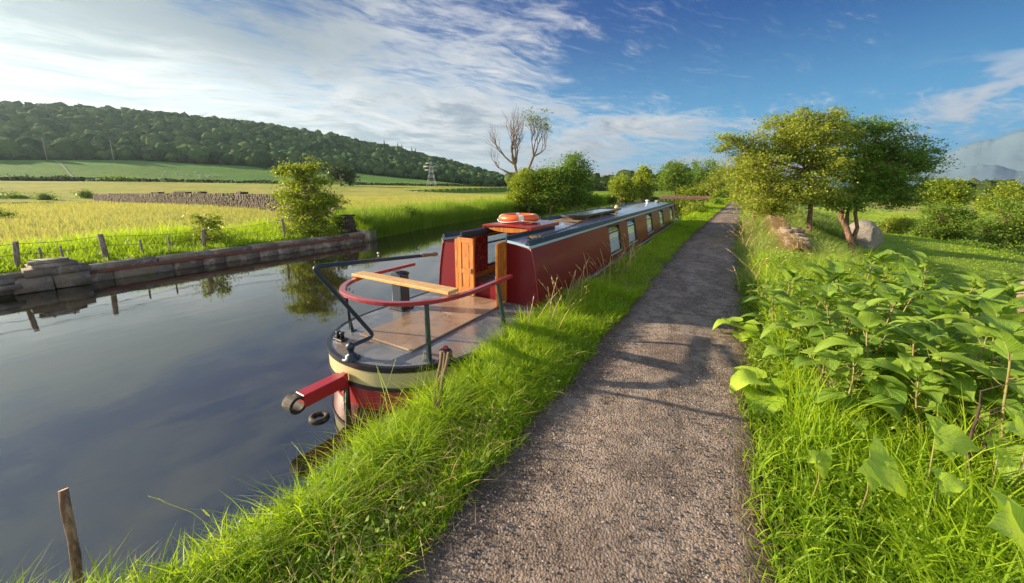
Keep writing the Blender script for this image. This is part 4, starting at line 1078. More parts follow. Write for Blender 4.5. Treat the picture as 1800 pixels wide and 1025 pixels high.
    while y < 21:
        cx = 4.62+.040*(y-6)+.05*sin(y); H = .42+.10*sin(y*.9)+.05*sin(y*3)
        g = gz(cx, y); zc = 0
        while zc < H:
            ch = rr.uniform(.09, .14)
            for j in (-1, 0, 1): lst.append(((cx+j*.17*(1-.4*zc), y+rr.uniform(-.05, .05), g-.05+zc+ch/2), (.26, rr.uniform(.24, .36), ch*1.15), rr.uniform(-.25, .25)))
            zc += ch
        y += .27
    tag(link('dry_stone_wall', stonemesh('dry_stone_wall', lst, M_sand, 12)), 'low straw covered stone wall between the path and the thorn tree', 'stone wall')
    # straw grass draped on it
    N = 24000; y = 6.2+15*rg.random(N); x = 4.62+.040*(y-6)+rg.normal(0, .22, N)
    z = ground(x, y)+.38*np.exp(-((x-4.62-.04*(y-6))/.28)**2)
    stuff(link('dry_grass', blades(x, y, z, .12+.2*rg.random(N), .014+.01*rg.random(N), .8+.6*rg.random(N), .4+.6*rg.random(N), L_straw, 'wall_straw', az=pi)), 'bleached grass hanging over the stone wall beside the path', 'dead grass')
    # far end of the reach: brick faced bank across the canal
    lst = []; a = np.array((-9.5, 82.5)); c = np.array((2.4, 84.9)); L = np.linalg.norm(c-a); n = (c-a)/L; s = 0
    while s < L:
        lst.append(((a[0]+n[0]*s, a[1]+n[1]*s, -.35), (.9, .4, .42), math.atan2(n[1], n[0])))
        s += .9
    Mb = mat('pink_brick', rough=.9, fn=stonefn((.26, .15, .10), (.36, .21, .14), (.32, .21, .14), mo=.1))
    q = MB()
    for c_, s_, rz_ in lst: q.box(c_, (s_[0]-.02, s_[1], s_[2]), rz=rz_, bev=.02)
    tag(q.build('canal_wall', Mb), 'low pink brown wall across the far end of the canal', 'canal wall')
build_far_bank()

def rock(name, label, c, s, seed, m):
    import bmesh
    bm = bmesh.new(); bmesh.ops.create_icosphere(bm, subdivisions=4, radius=1)
    r = np.random.default_rng(seed); pl = r.normal(size=(26, 3)); pl /= np.linalg.norm(pl, axis=1)[:, None]; of = r.uniform(.70, .97, 26)
    for v in bm.verts:
        p = np.array(v.co); 
        for n, o in zip(pl, of):
            dd = p@n
            if dd > o: p = p-n*(dd-o)*.93
        p = p*(1+.05*(float(fbm(p[0]*3+5, p[1]*3+p[2]*2))-.5)); v.co = Vector((p[0]*s[0], p[1]*s[1], p[2]*s[2]))
    me = bpy.data.meshes.new(name); bm.to_mesh(me); bm.free(); me.materials.append(m)
    a = me.attributes.new('tint', 'FLOAT', 'POINT'); a.data.foreach_set('value', np.full(len(me.vertices), .5, np.float32))
    o = link(name, me); o.location = c; o.rotation_euler = (0, .25, radians(25)); return tag(o, label, 'rock')
bx_, by_ = place(1530, 14.2); rock('boulder', 'big grey boulder with a pale sunlit shoulder beside the forked tree', (bx_, by_, gz(bx_, by_)+.28), (.66, .60, .72), 11, M_rock)
bx_, by_ = at_z(1812, 480, .55)[:2]; rock('boulder', 'tan rock standing at the right edge above the big leaves', (bx_+.1, by_, .30), (.20, .20, .42), 7, M_sand)
for u, v, s, lab in ((1660, 610, .22, 'flat sandy rock lying among the plants below the tan rock'), (1760, 800, .10, 'small pinkish stone half hidden at the foot of the dark stems')):
    p = at_z(u, v, 0); rock('stone', lab, (p[0], p[1], gz(p[0], p[1])+s*.25), (s, s*.8, s*.55), int(u), M_sand)

def build_stake():
    p = at_z(112, 862, .30); q_ = at_z(141, 1035, -.12)
    d_ = np.array(p)-np.array(q_); S_ = np.array(q_)-d_*1.2
    T = thing('wooden_stake', 'rough wooden stake with a fresh sawn top in the grass at the lower left', 'stake', tuple(q_))
    n = 14; pts = [tuple(S_+(np.array(p)-S_)*t+np.array([.0025*sin(t*23), .0025*cos(t*17), 0])) for t in np.linspace(0, 1, n)]
    MB().tube(pts, [.0165+.0012*sin(k*2.3) for k in range(n)], 14).build('shaft', mat('stake_bark', rough=.95, fn=barkfn((.16, .09, .05), (.42, .28, .17))), T, True)
    u_ = np.array(pts[-1])-np.array(pts[-2]); u_ /= np.linalg.norm(u_)
    MB().tube([pts[-1], tuple(np.array(pts[-1])+u_*.003)], .0155, 14).build('sawn_top', mat('sawn_wood', (.70, .42, .24), .8, var=.25, vscale=60), T, True)
build_stake()

# ------------------------------------------------------------------ leaves and branches
def crown_points(lobes, ncl, nlf, r, cl_r=.3, flat=.5, shell=.55, streak=0.):
    """cluster centres inside ellipsoid lobes, then leaf centres round them"""
    L = np.array([l[:6] for l in lobes], float); vol = (L[:, 3]*L[:, 4]*L[:, 5])**.75; k = r.choice(len(L), ncl, p=vol/vol.sum())
    u = r.normal(size=(ncl, 3)); u /= np.linalg.norm(u, axis=1)[:, None]; rad = shell+(1-shell)*r.random(ncl)**.7; rad *= r.choice([1, 1, 1, .6], ncl)
    c = L[k, :3]+u*rad[:, None]*L[k, 3:6]
    sc = cl_r*(.5+1.1*r.random(ncl)**1.5); cc = np.repeat(np.arange(ncl), nlf); P = r.normal(size=(ncl*nlf, 3))
    P *= (np.array([1, 1, flat])[None]*sc[cc][:, None]*.6)
    tint = np.clip(.30+.5*r.random(ncl)[cc]+.25*r.normal(size=len(cc)), 0, 1)
    return c, k, c[cc]+P, tint
def tree(name, label, cat, loc, lobes, trunk, ncl, nlf, leaf, m, bark=None, cl_r=.3, flat=.5, tr=.09, seed=1, group=None, upb=.5, shell=.55, twigs=True, aspect=.55, extra=None):
    """lobes in world coordinates; trunk = list of world polylines (each from the ground up)"""
    r = np.random.default_rng(seed); T = thing(name, label, cat, tuple(loc), group)
    c, k, P, tint = crown_points(lobes, ncl, nlf, r, cl_r, flat, shell)
    if extra is not None:
        c = np.vstack([c, extra])
    V = leafquads(P, leaf, upb, r, aspect)
    me = npmesh('crown', V, [np.arange(len(V)).reshape(-1, 4)], m, False, tint=np.repeat(tint, 4)); link('crown', me, T, True)
    q = MB(); mb = bark or M_bark
    for tk in trunk:
        n = len(tk); rs = np.linspace(1, .62, n)*(tk[0][3] if len(tk[0]) > 3 else tr); rs[0] *= 1.25
        q.tube([p[:3] for p in tk], list(rs), 10)
    tops = [Vector(tk[-1][:3]) for tk in trunk]; mids = [Vector(tk[len(tk)//2][:3]) for tk in trunk]
    if twigs:
        for li, l in enumerate(lobes):
            lc = Vector(l[:3]); t0 = min(tops, key=lambda a: (a-lc).length); mid = t0.lerp(lc, .5)+Vector((0, 0, -.12*(t0-lc).length))
            pts = [tuple((1-t)**2*t0+2*t*(1-t)*mid+t*t*lc) for t in np.linspace(0, 1, 6)]
            r0 = tr*.55; q.tube(pts, list(np.linspace(r0, r0*.35, 6)), 6)
            mine = np.where(k == li)[0][:int(40)]
            for ci in mine:
                e = Vector(c[ci]); s = Vector(pts[int(r.integers(2, 6))]); md = s.lerp(e, .55)+Vector(r.normal(0, .06, 3))*(e-s).length
                q.tube([s, md, e], [r0*.30, r0*.18, r0*.07], 4, False)
    q.build('trunk', mb, T, True)
    return T
def bush(name, label, cat, u, D, spec, ncl, nlf, leaf, m, seed=1, group=None, cl_r=.3, trunk=True, tr=.08, flat=.6, zoff=0., **kw):
    """spec: (u, v, half width px, half height px) blobs seen at depth D"""
    x, y = place(u, D); g = gz(x, y); lob = []
    for (uu, vv, hw, hh) in spec:
        rr = ray(uu, vv); p = CAM+rr*D; k = D/F
        lob.append((p[0], p[1], max(p[2], g+.1), hw*k, hw*k*.9, hh*k))
    top = max(lob, key=lambda l: l[2]); base = min(lob, key=lambda l: l[2])
    tk = [[(x, y, g-.2), (x+.03, y, (g+base[2])/2), (x, y, base[2]+.2)]] if trunk else []
    tk = tk or [[(x, y, g-.2), (x, y, g+.3)]]
    return tree(name, label, cat, (x, y, g), lob, tk, ncl, nlf, leaf, m, cl_r=cl_r, tr=tr, seed=seed, group=group, flat=flat, **kw)

def P3(u, v, D): return tuple(CAM+ray(u, v)*D)
def lobe(u, v, D, hw, hh, dep=None): k = D/F; return (*P3(u, v, D), hw*k, (dep if dep else hw)*k, hh*k)

# ------------------------------------------------------------------ the two thorn trees by the path
def build_near_trees():
    D = 11.4; x, y = P3(1423, 450, D)[:2]; g = gz(x, y)
    lob = [lobe(1330, 290, D, 52, 36), lobe(1300, 255, D+.3, 42, 18), lobe(1285, 243, D, 30, 8), lobe(1385, 250, D, 60, 38), lobe(1420, 215, D+.4, 48, 20), lobe(1345, 335, D-.2, 50, 34), lobe(1395, 330, D-.3, 52, 32),
           lobe(1440, 290, D-.2, 50, 45), lobe(1350, 365, D, 38, 18), lobe(1450, 345, D-.3, 34, 22), lobe(1460, 235, D+.3, 45, 28), lobe(1370, 215, D+.5, 34, 12), lobe(1320, 320, D+1.5, 42, 34), lobe(1420, 192, D+.3, 16, 5), lobe(1462, 198, D+.5, 20, 8)]
    tree('thorn_tree', 'bushy yellow green thorn tree on a straight pale trunk beside the stone wall', 'tree', (x, y, g), lob,
         [[(x, y, g-.2, .085), P3(1423, 430, D), P3(1423, 390, D), P3(1426, 345, D), P3(1420, 300, D)]], 720, 86, .062, L_tree1, cl_r=.26, flat=.42, tr=.085, seed=21, shell=.35)
    D2 = 11.9; x, y = P3(1499, 452, D2)[:2]; g = gz(x, y)
    lob = [lobe(1490, 290, D2, 50, 40), lobe(1540, 240, D2, 52, 32), lobe(1510, 225, D2+.4, 40, 18), lobe(1570, 275, D2, 52, 36), lobe(1600, 290, D2+.3, 40, 22), lobe(1545, 320, D2, 52, 34), lobe(1590, 335, D2+.2, 38, 26),
           lobe(1500, 345, D2-.2, 42, 32), lobe(1620, 268, D2, 20, 9), lobe(1570, 350, D2+.1, 38, 18), lobe(1470, 352, D2-.5, 24, 18), lobe(1636, 295, D2, 14, 4), lobe(1530, 300, D2+1.0, 50, 40)]
    tree('thorn_tree', 'dark wind combed thorn tree with a forked trunk beside the boulder', 'tree', (x, y, g), lob,
         [[(x, y, g-.2, .10), P3(1497, 430, D2), P3(1488, 400, D2), P3(1478, 383, D2), P3(1482, 350, D2)], [(*P3(1498, 425, D2), .06), P3(1507, 400, D2), P3(1503, 375, D2), P3(1512, 350, D2), P3(1530, 310, D2)],
          [(*P3(1487, 400, D2), .06), P3(1490, 375, D2), P3(1500, 340, D2)]], 620, 80, .066, L_tree2, cl_r=.27, flat=.40, tr=.085, seed=22, shell=.35)
    # thorn hedge going on along the path behind them
    for i, (u, D, sp, lab, m, s) in enumerate((
        (1330, 17.5, [(1325, 330, 34, 36), (1350, 345, 34, 32), (1318, 300, 26, 20)], 'thorn bush behind the near tree at the wall', L_tree1, 1),
        (1318, 24, [(1312, 325, 22, 30), (1330, 335, 25, 26), (1305, 345, 16, 16)], 'thorn bush overhanging the path beyond the stone wall', L_tree1, 2),
        (1302, 38, [(1300, 318, 16, 24), (1312, 330, 18, 20)], 'taller thorn bush where the path narrows in the distance', L_mid, 3))):
        bush('thorn_bush', lab, 'bush', u, D, sp, 230, 34, .12+.02*i, m, seed=30+i, cl_r=.34+.06*i, tr=.08)
build_near_trees()

def build_bank_trees():
    # young tree standing on the far bank
    D = 13.9; x, y = place(548, D); g = gz(x, y)
    lob = [lobe(545, 395, D, 50, 26), lobe(540, 360, D, 48, 26), lobe(532, 325, D, 38, 24), lobe(528, 300, D, 26, 16), lobe(515, 300, D+.2, 24, 9), lobe(548, 295, D, 16, 13), lobe(572, 355, D, 32, 18), lobe(505, 345, D, 20, 18), lobe(562, 408, D-.3, 36, 16), lobe(515, 380, D, 24, 20), lobe(505, 297, D, 14, 4), lobe(548, 286, D, 7, 12), lobe(522, 288, D, 6, 10), lobe(492, 303, D, 12, 4), lobe(565, 320, D, 16, 6), lobe(590, 385, D, 12, 5)]
    tree('young_tree', 'young yellow green tree with upswept sprays growing from the canal wall', 'tree', (x, y, g), lob, [[(x, y, g-.2), (x, y, g+.6), P3(540, 330, D), P3(530, 300, D)]],
         430, 46, .085, L_young, cl_r=.25, flat=.45, tr=.05, seed=41, shell=.3, upb=.3)
    D = 11.3; x, y = place(365, D); g = gz(x, y); x0, y0 = x, y
    lob = [lobe(362, 425, D, 36, 20), lobe(368, 400, D, 28, 20), lobe(350, 385, D, 12, 14), lobe(375, 388, D, 12, 12), lobe(345, 445, D, 18, 10), lobe(372, 448, D-.3, 26, 10)]
    tree('sapling', 'sparse yellow leaved sapling overhanging the canal wall', 'sapling', (x, y, g), lob, [[(x, y, g-.2), P3(362, 410, D), P3(352, 380, D)]], 120, 15, .085, L_young, cl_r=.20, flat=.6, tr=.022, seed=42, shell=.3)
    # small bushes
    B = [('low dark bush in the reeds beyond the wall end', 698, 18.5, [(690, 378, 22, 12), (712, 372, 18, 10)], L_tree2, .09), ('dark rounded bush at the left edge of the hay field', 12, 22, [(5, 398, 30, 16), (-20, 392, 30, 20)], L_mid, .12),
         ('spreading dark bush far out at the left edge of the hay', 15, 62, [(10, 350, 24, 9), (32, 347, 14, 6), (-15, 350, 20, 10)], L_mid, .3), ('tiny round bush alone in the hay left of the field wall', 150, 66, [(150, 343, 7, 6)], L_mid, .25),
         ('tiny pale bush in the hay nearest the left edge', 79, 60, [(79, 348, 5, 6)], L_mid, .25),
         ('leaning shrub beside the canal at the boat bow', 1222, 25, [(1222, 368, 15, 12), (1208, 374, 14, 10), (1235, 362, 10, 8)], L_young, .12), ('small clipped shrub between the path and the canal end', 1259, 36, [(1259, 357, 8, 8)], L_mid, .14)]
    for i, (lab, u, D, sp, m, lf) in enumerate(B): bush('bush', lab, 'bush', u, D, sp, 60, 26, lf, m, seed=50+i, cl_r=.012*D, tr=.03)
    # thicket round the dead tree
    Tk = [('rounded green shrub under the bare tree', 930, 31, [(925, 325, 28, 26), (945, 338, 28, 24), (912, 348, 22, 16)], L_young, .16, .5), ('yellow green shrub between the bare tree and the dark tree', 968, 30.5, [(965, 318, 28, 28), (982, 338, 30, 24), (955, 350, 26, 12)], L_mid, .16, .5),
          ('tall dark green tree at the right end of the thicket', 1012, 31, [(1012, 292, 22, 22), (1000, 310, 26, 22), (1020, 320, 20, 30), (1005, 342, 34, 20)], L_tree2, .17, .55),
          ('lower scrub at the water edge under the dark tree', 1030, 33, [(1040, 352, 22, 8), (990, 354, 26, 9)], L_reed, .14, .4)]
    for i, (lab, u, D, sp, m, lf, cr) in enumerate(Tk): bush('shrub' if i != 2 else 'tree', lab, 'shrub' if i != 2 else 'tree', u, D, sp, 300, 44, lf, m, seed=60+i, cl_r=cr, tr=.10)
    Fr = [('low round olive tree standing on the left bank beyond the boat roof', 1093, 58, [(1093, 328, 20, 18), (1103, 340, 16, 12)], L_young, .3), ('slim pale poplar with a thin pointed top on the left bank', 1130, 60, [(1130, 325, 18, 20), (1130, 305, 9, 12), (1130, 340, 16, 10)], L_young, .28),
          ('big round headed tree left of the far canal end', 1187, 98, [(1186, 308, 26, 22), (1172, 320, 18, 16), (1200, 318, 18, 18), (1186, 295, 18, 12)], L_mid, .42), ('tallest dark green round tree behind the far canal end', 1238, 104, [(1240, 302, 30, 24), (1222, 320, 26, 20), (1252, 320, 28, 20)], L_tree2, .42),
          ('brownish bushy tree right of the tallest far tree', 1268, 92, [(1266, 318, 22, 22), (1280, 328, 16, 18), (1252, 333, 20, 14)], L_tree1, .38), ('pale green scrub at the foot of the far trees', 1215, 96, [(1215, 337, 30, 8), (1255, 340, 24, 7)], L_young, .36),
          ('low scrub beside the path bend in the distance', 1284, 60, [(1282, 342, 12, 8), (1268, 347, 10, 6)], L_young, .3)]
    for i, (lab, u, D, sp, m, lf) in enumerate(Fr): bush('tree', lab, 'tree', u, D, sp, 260, 36, lf, m, seed=70+i, cl_r=.012*D, tr=.2, flat=.8)
    tree_x = bush('tree', 'lone dark double tree at the foot of the wooded hill', 'tree', 600, 150, [(590, 306, 14, 15), (610, 308, 15, 14)], 90, 30, .9, L_far, seed=80, cl_r=1.7, tr=.4, flat=.9)
build_bank_trees()

def build_dead_tree():
    r = random.Random(17); D = 33.; x, y = place(908, D); g = gz(x, y)
    T = thing('bare_tree', 'mostly bare spreading tree with a few leaves on its right limb, rising from the thicket', 'tree', (x, y, g))
    q = MB(); tips = []
    def br(p, d, L, rad, lev, lean):
        n = 5; pts = [p]; cur = p; dd = d.copy()
        for i in range(n):
            dd = (dd+Vector((r.gauss(0, .10), r.gauss(0, .10), .10+r.gauss(0, .05)))).normalized(); cur = cur+dd*L/n; pts.append(cur)
        q.tube(pts, list(np.linspace(rad, rad*.55, n+1)), 6 if lev < 2 else 4, lev < 1)
        if lev >= 6: tips.append((pts[-1], lean)); return
        k = 3 if lev < 3 else 2
        for j in range(k):
            s = pts[r.choice((3, 4, 5))] if j else pts[-1]
            o = Vector((r.gauss(0, 1), r.gauss(0, 1), r.gauss(.2, .5))).normalized()
            br(s, (dd*.9+o*.55).normalized(), L*r.uniform(.62, .82), rad*.55, lev+1, lean)
    def trunk(pts, rad, dirs, lean):
        P = [Vector(p) for p in pts]; q.tube(P, list(np.linspace(rad, rad*.7, len(P))), 8)
        for (u, v) in dirs:
            e = Vector(P3(u, v, D)); br(P[-1], (e-P[-1]).normalized(), (e-P[-1]).length*.42, rad*.5, 1, lean)
    trunk([(x, y, g-.3), P3(909, 335, D), P3(908, 305, D), P3(905, 290, D)], .20, ((848, 250), (868, 222), (892, 215), (912, 228), (925, 245)), 0)
    trunk([P3(907, 310, D), P3(890, 302, D), P3(878, 296, D)], .10, ((850, 272), (865, 290)), 0)
    trunk([(x+.3, y, g-.3), P3(914, 330, D+.3), P3(928, 300, D+.3), P3(938, 275, D+.3)], .15, ((945, 212), (962, 230), (992, 252), (928, 215)), 1)
    q.build('trunk', M_deadbark, T, True)
    P = []
    for p, l in tips:
        if l and r.random() < .5:
            for k in range(4): P.append([p.x+r.gauss(0, .13), p.y+r.gauss(0, .13), p.z+r.gauss(0, .10)])
    V = leafquads(np.array(P), .15, .3); link('leaves', npmesh('leaves', V, [np.arange(len(V)).reshape(-1, 4)], L_mid, False, tint=np.repeat(rg.random(len(P)), 4)), T, True)
build_dead_tree()

def build_right_country():
    R_ = [('round green tree standing behind the right end of the dark thorn tree', 1660, 30, [(1660, 335, 30, 22), (1645, 350, 22, 14), (1680, 345, 20, 18)], L_young), ('broad bright green tree group on the meadow below', 1655, 25, [(1655, 380, 30, 24), (1685, 392, 24, 28), (1628, 405, 20, 16), (1665, 408, 30, 18)], L_mid),
          ('big bushy tree at the right edge of the meadow', 1760, 22, [(1765, 385, 36, 34), (1735, 405, 30, 26), (1800, 395, 40, 40), (1770, 420, 40, 20)], L_mid), ('darker tree rising behind the bushy tree at the right edge', 1790, 32, [(1790, 340, 30, 22), (1740, 355, 22, 18), (1770, 362, 26, 16), (1820, 350, 30, 30)], L_young),
          ('small pale round bush alone on the slope under the dark thorn tree', 1572, 24, [(1572, 397, 19, 15), (1585, 392, 14, 10)], L_young), ('low dark bushes lining the foot of the broad tree group', 1715, 24, [(1715, 430, 18, 9), (1740, 440, 12, 6)], L_mid),
          ('scrubby bush on the near hillock left of the tan rock', 1775, 20, [(1772, 458, 16, 8)], L_mid), ('dark clump on the hillside just above the big leaves', 1700, 19, [(1695, 484, 24, 9)], L_mid)]
    for i, (lab, u, D, sp, m) in enumerate(R_): bush('bush' if sp[0][2] < 28 else 'tree', lab, 'bush' if sp[0][2] < 28 else 'tree', u, D, sp, 260 if len(sp) > 2 else 90, 60, .0046*D, m, seed=90+i, cl_r=.0125*D, tr=.08, flat=.7)
build_right_country()

# ------------------------------------------------------------------ woods: many crowns far off
def wood_mass(name, label, pts, rad, m, seed=1, sub=2):
    import bmesh
    r = np.random.default_rng(seed); bm = bmesh.new(); bmesh.ops.create_icosphere(bm, subdivisions=sub, radius=1)
    B = np.array([v.co for v in bm.verts]); Fc = np.array([[v.index for v in f.verts] for f in bm.faces]); bm.free()
    N = len(pts); nv = len(B); V = np.zeros((N, nv, 3), np.float32); T = np.zeros((N, nv))
    var = []
    for k in range(8):
        d = np.zeros(nv)
        for j in range(16):
            c = r.normal(size=3); c[2] = abs(c[2])*.8; c /= np.linalg.norm(c); d = np.maximum(d, np.exp(-np.sum((B-c)**2, 1)/.13)*r.uniform(.6, 1))
        var.append(.72+.40*d+.05*r.normal(size=nv))
    for i, (x, y, z) in enumerate(pts):
        s = rad*r.choice([.7, .9, 1., 1.15, 1.5])*r.uniform(.85, 1.15); a = r.random()*6.28; b = B*var[r.integers(8)][:, None]; ca, sa = cos(a), sin(a)
        V[i, :, 0] = x+s*(b[:, 0]*ca-b[:, 1]*sa); V[i, :, 1] = y+s*(b[:, 0]*sa+b[:, 1]*ca); V[i, :, 2] = z+s*(.75+b[:, 2]*r.uniform(.9, 1.25)); T[i] = r.random()
    fs = (np.arange(N)[:, None, None]*nv+Fc[None]).reshape(-1, 3)
    # leafy sprays standing proud of every crown
    K = 16; pk = r.integers(0, nv, (N, K)); C = np.take_along_axis(V, pk[:, :, None].repeat(3, 2), 1).reshape(-1, 3)+r.normal(0, rad*.10, (N*K, 3))
    Q = leafquads(C, rad*.42, .3, r, .8); off = N*nv; fq = off+np.arange(len(Q)).reshape(-1, 4)
    tt = np.concatenate([T.ravel(), np.repeat(np.clip(np.repeat(T[:, 0], K)+.35*r.normal(size=N*K), 0, 1), 4)])
    return stuff(link(name, npmesh(name, np.vstack([V.reshape(-1, 3), Q]), [fs, fq], m, False, tint=tt)), label, 'wood')
def woodfn(c1, c2):
    def fn(t, p, obj):
        a = t.n('ShaderNodeAttribute', attribute_name='tint').outputs['Fac']; o = t.n('ShaderNodeNewGeometry').outputs['Position']
        n = t.noise(o, .55, 5, .8)
        c = t.mix(a, c1, c2); c = t.mix(t.ss(n, .48, .62, 0., .6), c, t.mix(1., c, (.45, .5, .5), 'MULTIPLY'))
        t.put(p.inputs['Base Color'], c); t.put(p.inputs['Normal'], t.bump(n, 1., 1.6))
    return fn
M_wood = mat('woodland', rough=1., spec=.05, fn=woodfn((.035, .080, .030), (.13, .20, .060)))
M_wood2 = mat('woodland_near', rough=1., spec=.05, fn=woodfn((.035, .07, .02), (.12, .16, .035)))
def build_woods():
    r = np.random.default_rng(44); P = []
    th = r.uniform(27, 100, 26000)*pi/180; R = 322+340*r.random(26000)
    x = CAM[0]-np.sin(th)*R; y = CAM[1]+np.cos(th)*R; u = u_of(x, y)
    foot = 322+12*fbm(x*.02, y*.02)
    k = (R > foot) & (u < 905)
    # keep the clearings open: a pale track high on the left and the bare patch at the edge
    clear = (np.abs(R-(455+(u-100)*.25)) < 5) & (u > 60) & (u < 165) | (u < 38) & (R > 395) & (R < 440)
    x, y, R = x[k & ~clear], y[k & ~clear], R[k & ~clear]; z = ground(x, y)
    grid = {}; out = []
    for i in range(len(x)):
        c = (int(x[i]/5.6), int(y[i]/5.6))
        if c in grid: continue
        grid[c] = 1; out.append((x[i], y[i], z[i]))
    wood_mass('woodland', 'dark green woodland covering the long hill on the left', out, 4.1, M_wood, 5)
    out = [(CAM[0]-sin(t)*R_, CAM[1]+cos(t)*R_, gz(CAM[0]-sin(t)*R_, CAM[1]+cos(t)*R_)) for t, R_ in zip(np.radians(r.uniform(-1, 31, 420)), r.uniform(240, 330, 420))]
    wood_mass('distant_wood', 'low line of dark woods on the skyline beyond the canal end', out, 4.6, M_wood2, 6)
    out = []
    for _ in range(160):
        x, y = place(r.uniform(1686, 1775), r.uniform(190, 240)); out.append((x, y, gz(x, y)))
    wood_mass('distant_wood', 'compact dark wood on the plain under the mountains', out, 3.9, M_wood2, 7)
    out = []
    for _ in range(380):
        x, y = place(r.uniform(1560, 1900), r.uniform(480, 620)); out.append((x, y, gz(x, y)-1))
    wood_mass('distant_hedges', 'thin tree line across the far plain on the right', out, 3.2, M_wood2, 8)
    # a few conifers break the skyline
    M_con = mat('conifer', (.02, .035, .018), .9, var=.4, vscale=1)
    for i, (u, R_, lab) in enumerate(((680, 560, 'leftmost dark spruce on the crest of the wooded hill'), (703, 545, 'second spruce standing on the hill crest'), (710, 545, 'third spruce close beside the second on the crest'), (727, 530, 'shorter spruce right of the crest pair'), (733, 530, 'rightmost spruce on the sloping crest'))):
        a = YAW-math.atan((u-900)/638); x, y = CAM[0]-sin(a)*R_, CAM[1]+cos(a)*R_; g = gz(x, y)
        T = thing('spruce', lab, 'tree', (x, y, g), 'spruces on the hill crest'); q = MB(); prof = []
        for k in range(7): prof += [(2.6*(1-k/7.)+.15, 4+k*2.1), (1.3*(1-k/7.)+.1, 5.2+k*2.1)]
        q.lathe((x, y, g), prof+[(.02, 20)], 9); q.build('crown', M_con, T, True)
        MB().tube([(x, y, g-1), (x, y, g+6)], .3, 6).build('trunk', M_bark, T, True)
build_woods()

